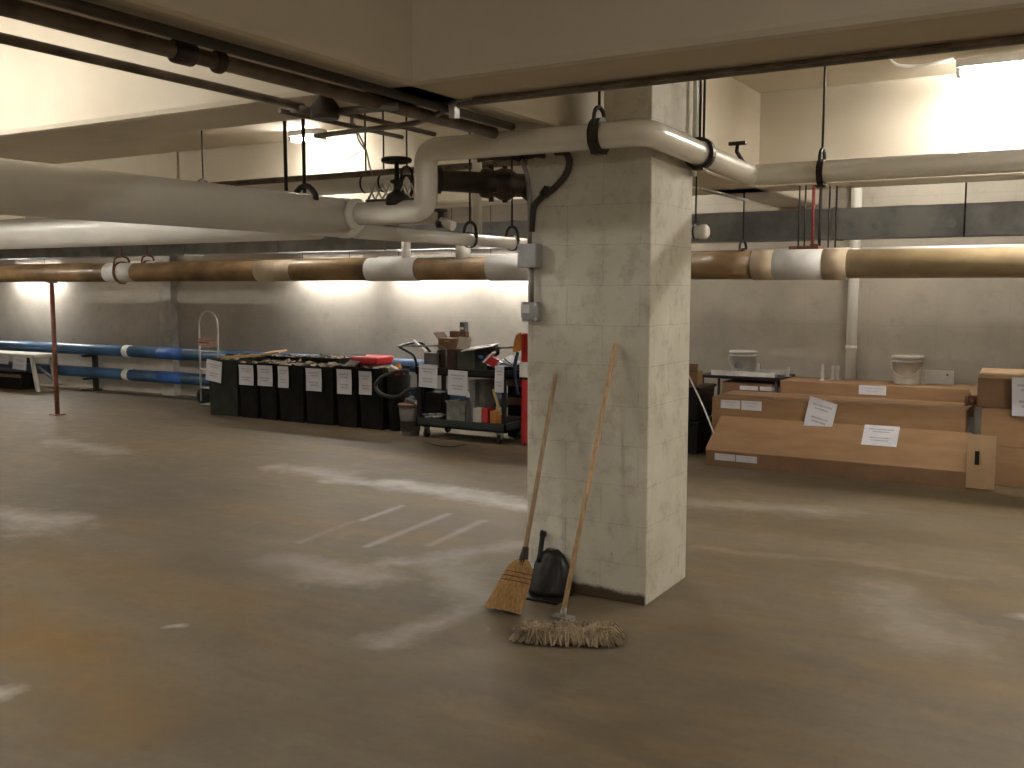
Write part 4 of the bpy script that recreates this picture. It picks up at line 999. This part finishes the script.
bx(438, 456, 338, 8.66, .2, CARD, 'heap_carton', 'brown carton with a raised flap on top of the cart heap', 'carton', z0=za, child=flaps)
bx(448.5, 458, 331, 8.74, .1, CARDI, 'upright_carton', 'narrow dark brown carton standing behind the cream card', 'carton', z0=za + .135 if 0 else za)if 0 else None
bx(457, 474, 350, 8.62, .26, mat('olive_case', (.075, .08, .065), .7), 'olive_case', 'olive grey case on the cart under the white lid', 'case')
zb_ = PY(465, 350, 8.62).z + .002
bx(449.5, 459, 331, 8.88, .1, CARDI, 'upright_carton', 'narrow dark brown carton standing behind the cream card', 'carton')
t = thing('small_gadget', 'small grey gadget topping the heap on the cart', 'gadget', PY(460, 332, 8.84))
c0 = PY(459.5, 327, 8.8); zz_ = PY(455, 331, 8.88).z
MB().box(c0.x - .03, 8.86, zb_, c0.x + .04, 8.93, zz_ + .0, 0, .005).build('stem', CARDI, t)
MB().box(c0.x - .035, 8.85, zz_ + .0, c0.x + .035, 8.93, zz_ + .10, 0, .01).build('head', CLOTH, t)
MB().box(c0.x - .02, 8.846, zz_ + .02, c0.x + .02, 8.851, zz_ + .045).build('dial', WPLAS, t)
c0 = PY(464.5, 342.5, 8.68); mb = MB(); sheet(mb, (c0.x, 8.68, zb_ + .065), (1, 0, -.05), (.12, .3, 1), .165, .13, .004, bars=()); mb.build('cream_card', [CREAM, INK], label='cream card propped on the olive case', category='card')
c0 = PY(478, 348, 8.62); MB().obox((c0.x, 8.66, zb_ + .03), .36, .2, .008, (.12, -.17, .15)).build('white_board', WBAND, label='thin white lid lying aslant over the cart heap', category='lid')
bg = PY(484, 352, 8.66)
MB(True).obox((bg.x, 8.72, bg.z), .23, .2, .13, (0, -.2, 0), .045).build('dark_bag', BLACKP, label='limp black bag under the white lid on the cart', category='bag')
rw = PY(491, 361, 8.58)
t = thing('red_carton', 'red and white packet leaning on the cart at right', 'packet', (rw.x, 8.6, ztp))
MB().obox((rw.x, 8.6, rw.z), .13, .08, .09, (0, .45, .2), .004).build('shell', REDP, t)
MB().obox((rw.x - .015, 8.575, rw.z + .04), .15, .10, .02, (0, -.75, .2), .003).build('white_edge', WBAND, t)
MB().obox(PY(481, 357, 8.55), .05, .04, .025, (0, .3, 0), .005).build('blue_tape_roll', BLUEB, label='small blue lump on the cart beside the red packet', category='tape')
for k in range(4):
    c0 = PY(503 + k * 2.5, 361 - k * .7, 8.6); MB().obox((c0.x, 8.65, c0.z - .02), .14, .18, .008, (.2, .1 + k * .17, .2), 0).build('loose_booklet', CLEAR if k % 2 else GREYB, label='grey booklet in the fanned stack at the right end of the cart', category='booklet', group='fanned booklets on the cart')
c0 = PY(420, 352, 8.7); a, b = PY(413, 341.5, 8.6), PY(426, 350, 8.6)
MB().obox((a + b) / 2, (b - a).length, .03, .02, (0, .60, 0)).build('white_strip', WBAND, label='short white strip stuck diagonally over the cart handle', category='strip')
MB().box(PY(424, 358, 8.6).x, 8.6, ztp, PY(436, 358, 8.6).x, 8.9, PY(430, 353, 8.6).z).build('grey_tray', CLOTH, label='grey tray on the cart behind the first sheet', category='tray')
MB(True).tube([PY(494, 348, 8.72), PY(517, 347, 8.72)], .012, 8).build('crank_bar', CONDUIT, label='thin steel bar sticking out right from the black bag', category='bar')
# load on lower tray
zl = zd - .068
def tub(t_, c, w, d, h, m):
    x, y, z = c; th = .01
    mb = MB(); mb.box(x - w / 2, y - d / 2, z, x + w / 2, y - d / 2 + th, z + h).box(x - w / 2, y + d / 2 - th, z, x + w / 2, y + d / 2, z + h).box(x - w / 2, y - d / 2, z, x - w / 2 + th, y + d / 2, z + h).box(x + w / 2 - th, y - d / 2, z, x + w / 2, y + d / 2, z + h).box(x - w / 2, y - d / 2, z, x + w / 2, y + d / 2, z + th)
    return mb.build('tub_wall', m, t_)
c0 = PY(456, 419, 8.56)
t = thing('clear_tub', 'cloudy plastic tub on the lower tier of the cart', 'tub', (c0.x, 8.68, zl)); tub(t, (c0.x, 8.68, zl + .002), .25, .24, .26, CLEAR)
MB().box(c0.x - .135, 8.55, zl + .25, c0.x + .135, 8.565, zl + .27).build('rim', CLEAR, t)
bx(473, 481, 408, 8.56, .14, WPLAS, 'paint_can_box', 'white half of the small box pair on the lower cart tier', 'box', z0=zl)
bx(481.5, 487.5, 408, 8.56, .14, REDP, 'red_box', 'small red box on the lower cart tier', 'box', z0=zl)
bx(490, 497, 411, 8.56, .1, ORNG, 'orange_box', 'small orange box at the right of the lower cart tier', 'box', z0=zl)
for i, (u0, u1, vt, m, lb) in enumerate(((469, 475, 380, GREYB, 'grey folder standing inside the cart left of its twin'), (479, 485, 380, CLEAR, 'pale folder standing inside the cart behind the sheets'))):
    bx(u0, u1, vt, 8.66, .22, m, 'standing_folder', lb, 'folder', z0=zl)
bx(419, 424, 380, 8.64, .2, BIN, 'black_case', 'black case standing inside the cart at left', 'case', z0=zl)
bx(424, 440, 392, 8.66, .2, BLACKP, 'toolbox', 'black toolbox on the lower cart tier at left', 'toolbox', z0=zl)
for k in range(5):
    c0 = PY(421 + k * 4, 414 + (k % 2) * 3, 8.56); MB(True).tube([c0, c0 + Vector((.09, .05, .02 * (k % 2) - .01))], .011, 7).build('loose_fitting', ALU if k % 2 else CLEAR, label='small pale metal fitting lying on the lower cart tier', category='fitting', group='loose fittings on the cart')
MB().obox(PY(497, 402, 8.5), .022, .02, .27, (0, -.33, 0)).build('wooden_stick', PLANK, label='pale wooden stick leaning at the right of the cart', category='stick')
MB(True).obox(PY(467.5, 394.5, 8.44), .04, .03, .07, (0, -.3, 0), .012).build('white_glove', WPLAS, label='small white rag hooked at the corner of the middle sheet', category='rag')
# dark crates right of the cart
X0, X1 = PY(507, 400, 9.05).x, PY(540, 400, 9.05).x
t = thing('dark_crate', 'tall dark crate between the cart and the column', 'crate', ((X0 + X1) / 2, 9.1, 0))
MB().box(X0, 9.06, 0, X1, 9.4, .8, 0, .01).build('crate_body', BIN, t)
for z in (.15, .35, .55): MB().box(X0 - .0, 9.048, z, X1, 9.06, z + .08).build('slat', CARDI, t)
# red upright
X0 = PY(520, 380, 8.6).x
t = thing('red_barricade', 'tall red plastic upright with a white band showing at the left edge of the column', 'barricade', (X0 + .1, 8.6, 0))
zt0, zt1 = PY(520, 362, 8.6).z, PY(520, 377, 8.6).z; ztp_ = PY(520, 333, 8.6).z
MB().box(X0, 8.6, .0, X0 + .3, 8.68, ztp_, 0, .03).build('board', REDP, t)
MB().box(X0 - .004, 8.594, zt1, X0 + .304, 8.686, zt0).build('white_band', WBAND, t)
MB().box(X0 - .005, 8.592, zt1 - .025, X0 + .305, 8.688, zt1).build('black_band', BLACKP, t)
o1 = [PY(521, 333, 8.58), PY(516, 338, 8.58), PY(514.5, 347, 8.58), PY(515, 353, 8.58), PY(521, 352, 8.58)]
t = thing('orange_scoop', 'orange curved scoop beside the top of the red upright', 'scoop', o1[3])
mb = MB(); o1 = [PY(521, 332.5, 8.58), PY(517.5, 335, 8.58), PY(515.5, 341, 8.58), PY(514, 352, 8.58), PY(521, 351, 8.58)]
f0 = [mb.bm.verts.new((p.x, 8.55, p.z)) for p in o1]; f1 = [mb.bm.verts.new((p.x, 8.59, p.z)) for p in o1]
mb.face(f0); mb.face(f1[::-1])
for k in range(5): mb.face([f0[k], f0[(k + 1) % 5], f1[(k + 1) % 5], f1[k]])
mb.build('blade', ORNG, t)
MB(True).tube([PY(518, 352, 8.57), PY(515.5, 360, 8.57), PY(514.5, 372, 8.57), PY(516, 384, 8.6), PY(518, 395, 8.6)], .018, 10, .05).build('shaft', mat('navy_plastic', (.02, .03, .09), .5), t)

# ------------------------------------------------------------------ bench at far left
bY = 9.25
X0, X1 = PY(-30, 355, bY).x, PY(34, 355, bY).x
zt = PY(20, 354, bY).z
t = thing('pale_bench', 'pale folding bench at far left with two paper sheets hanging over it', 'bench', ((X0 + X1) / 2, bY + .2, 0))
MB().box(X0, bY, zt - .05, X1, bY + .4, zt, 0, .008).build('seat_board', WPLAS, t)
for xx, s_ in ((X1 - .12, 1), (X0 + .12, -1)):
    for yy in (bY + .04, bY + .36):
        MB().hexa([(xx + s_ * .12 - .03, yy - .02, 0), (xx + s_ * .12 + .03, yy - .02, 0), (xx + s_ * .12 + .03, yy + .02, 0), (xx + s_ * .12 - .03, yy + .02, 0), (xx - .03, yy - .02, zt - .05), (xx + .03, yy - .02, zt - .05), (xx + .03, yy + .02, zt - .05), (xx - .03, yy + .02, zt - .05)]).build('leg', WPLAS, t)
for (u0, v0, u1, v1) in ((13, 357, 27, 370), (-6, 355, 9, 364)):
    p, q = PY(u0, v0, bY - .01), PY(u1, v1, bY - .01); c = (p + q) / 2
    mb = MB(); sheet(mb, (c.x, bY - .015, c.z), (1, 0, -.05), (.1, .05, 1), abs(q.x - p.x), abs(p.z - q.z)); mb.build('paper_sheet', [PAPER, INK], t)
X0, X1 = PY(-20, 378, bY + .1).x, PY(22, 378, bY + .1).x
t = thing('flat_crate', 'low dark crate under the pale bench at far left', 'crate', ((X0 + X1) / 2, bY + .2, 0))
MB().box(X0, bY + .08, 0, X1, bY + .33, .25, 0, .01).build('crate_body', BIN, t)
MB().box(X0 - .01, bY + .07, .19, X1 + .01, bY + .08, .24).build('top_rail', CARDI, t)
a, b = PY(38, 370, 9.4), PY(62, 382, 9.4)
MB().obox((a + b) / 2, (b - a).length, .05, .03, (0, .42, .0)).build('grey_board', CLEAR, label='grey slat leaning on the floor between the bench and the rusty post', category='slat')

# ------------------------------------------------------------------ world and view
w = bpy.data.worlds.new('world'); bpy.context.scene.world = w; w.use_nodes = True
w.node_tree.nodes['Background'].inputs[0].default_value = (.5, .45, .38, 1); w.node_tree.nodes['Background'].inputs[1].default_value = .02
vs = bpy.context.scene.view_settings
vs.view_transform = 'Standard'; vs.look = 'None'; vs.gamma = 1; vs.use_curve_mapping = False; vs.exposure = .3
bpy.context.scene.cycles.use_denoising = True
bpy.context.scene.cycles.max_bounces = 8
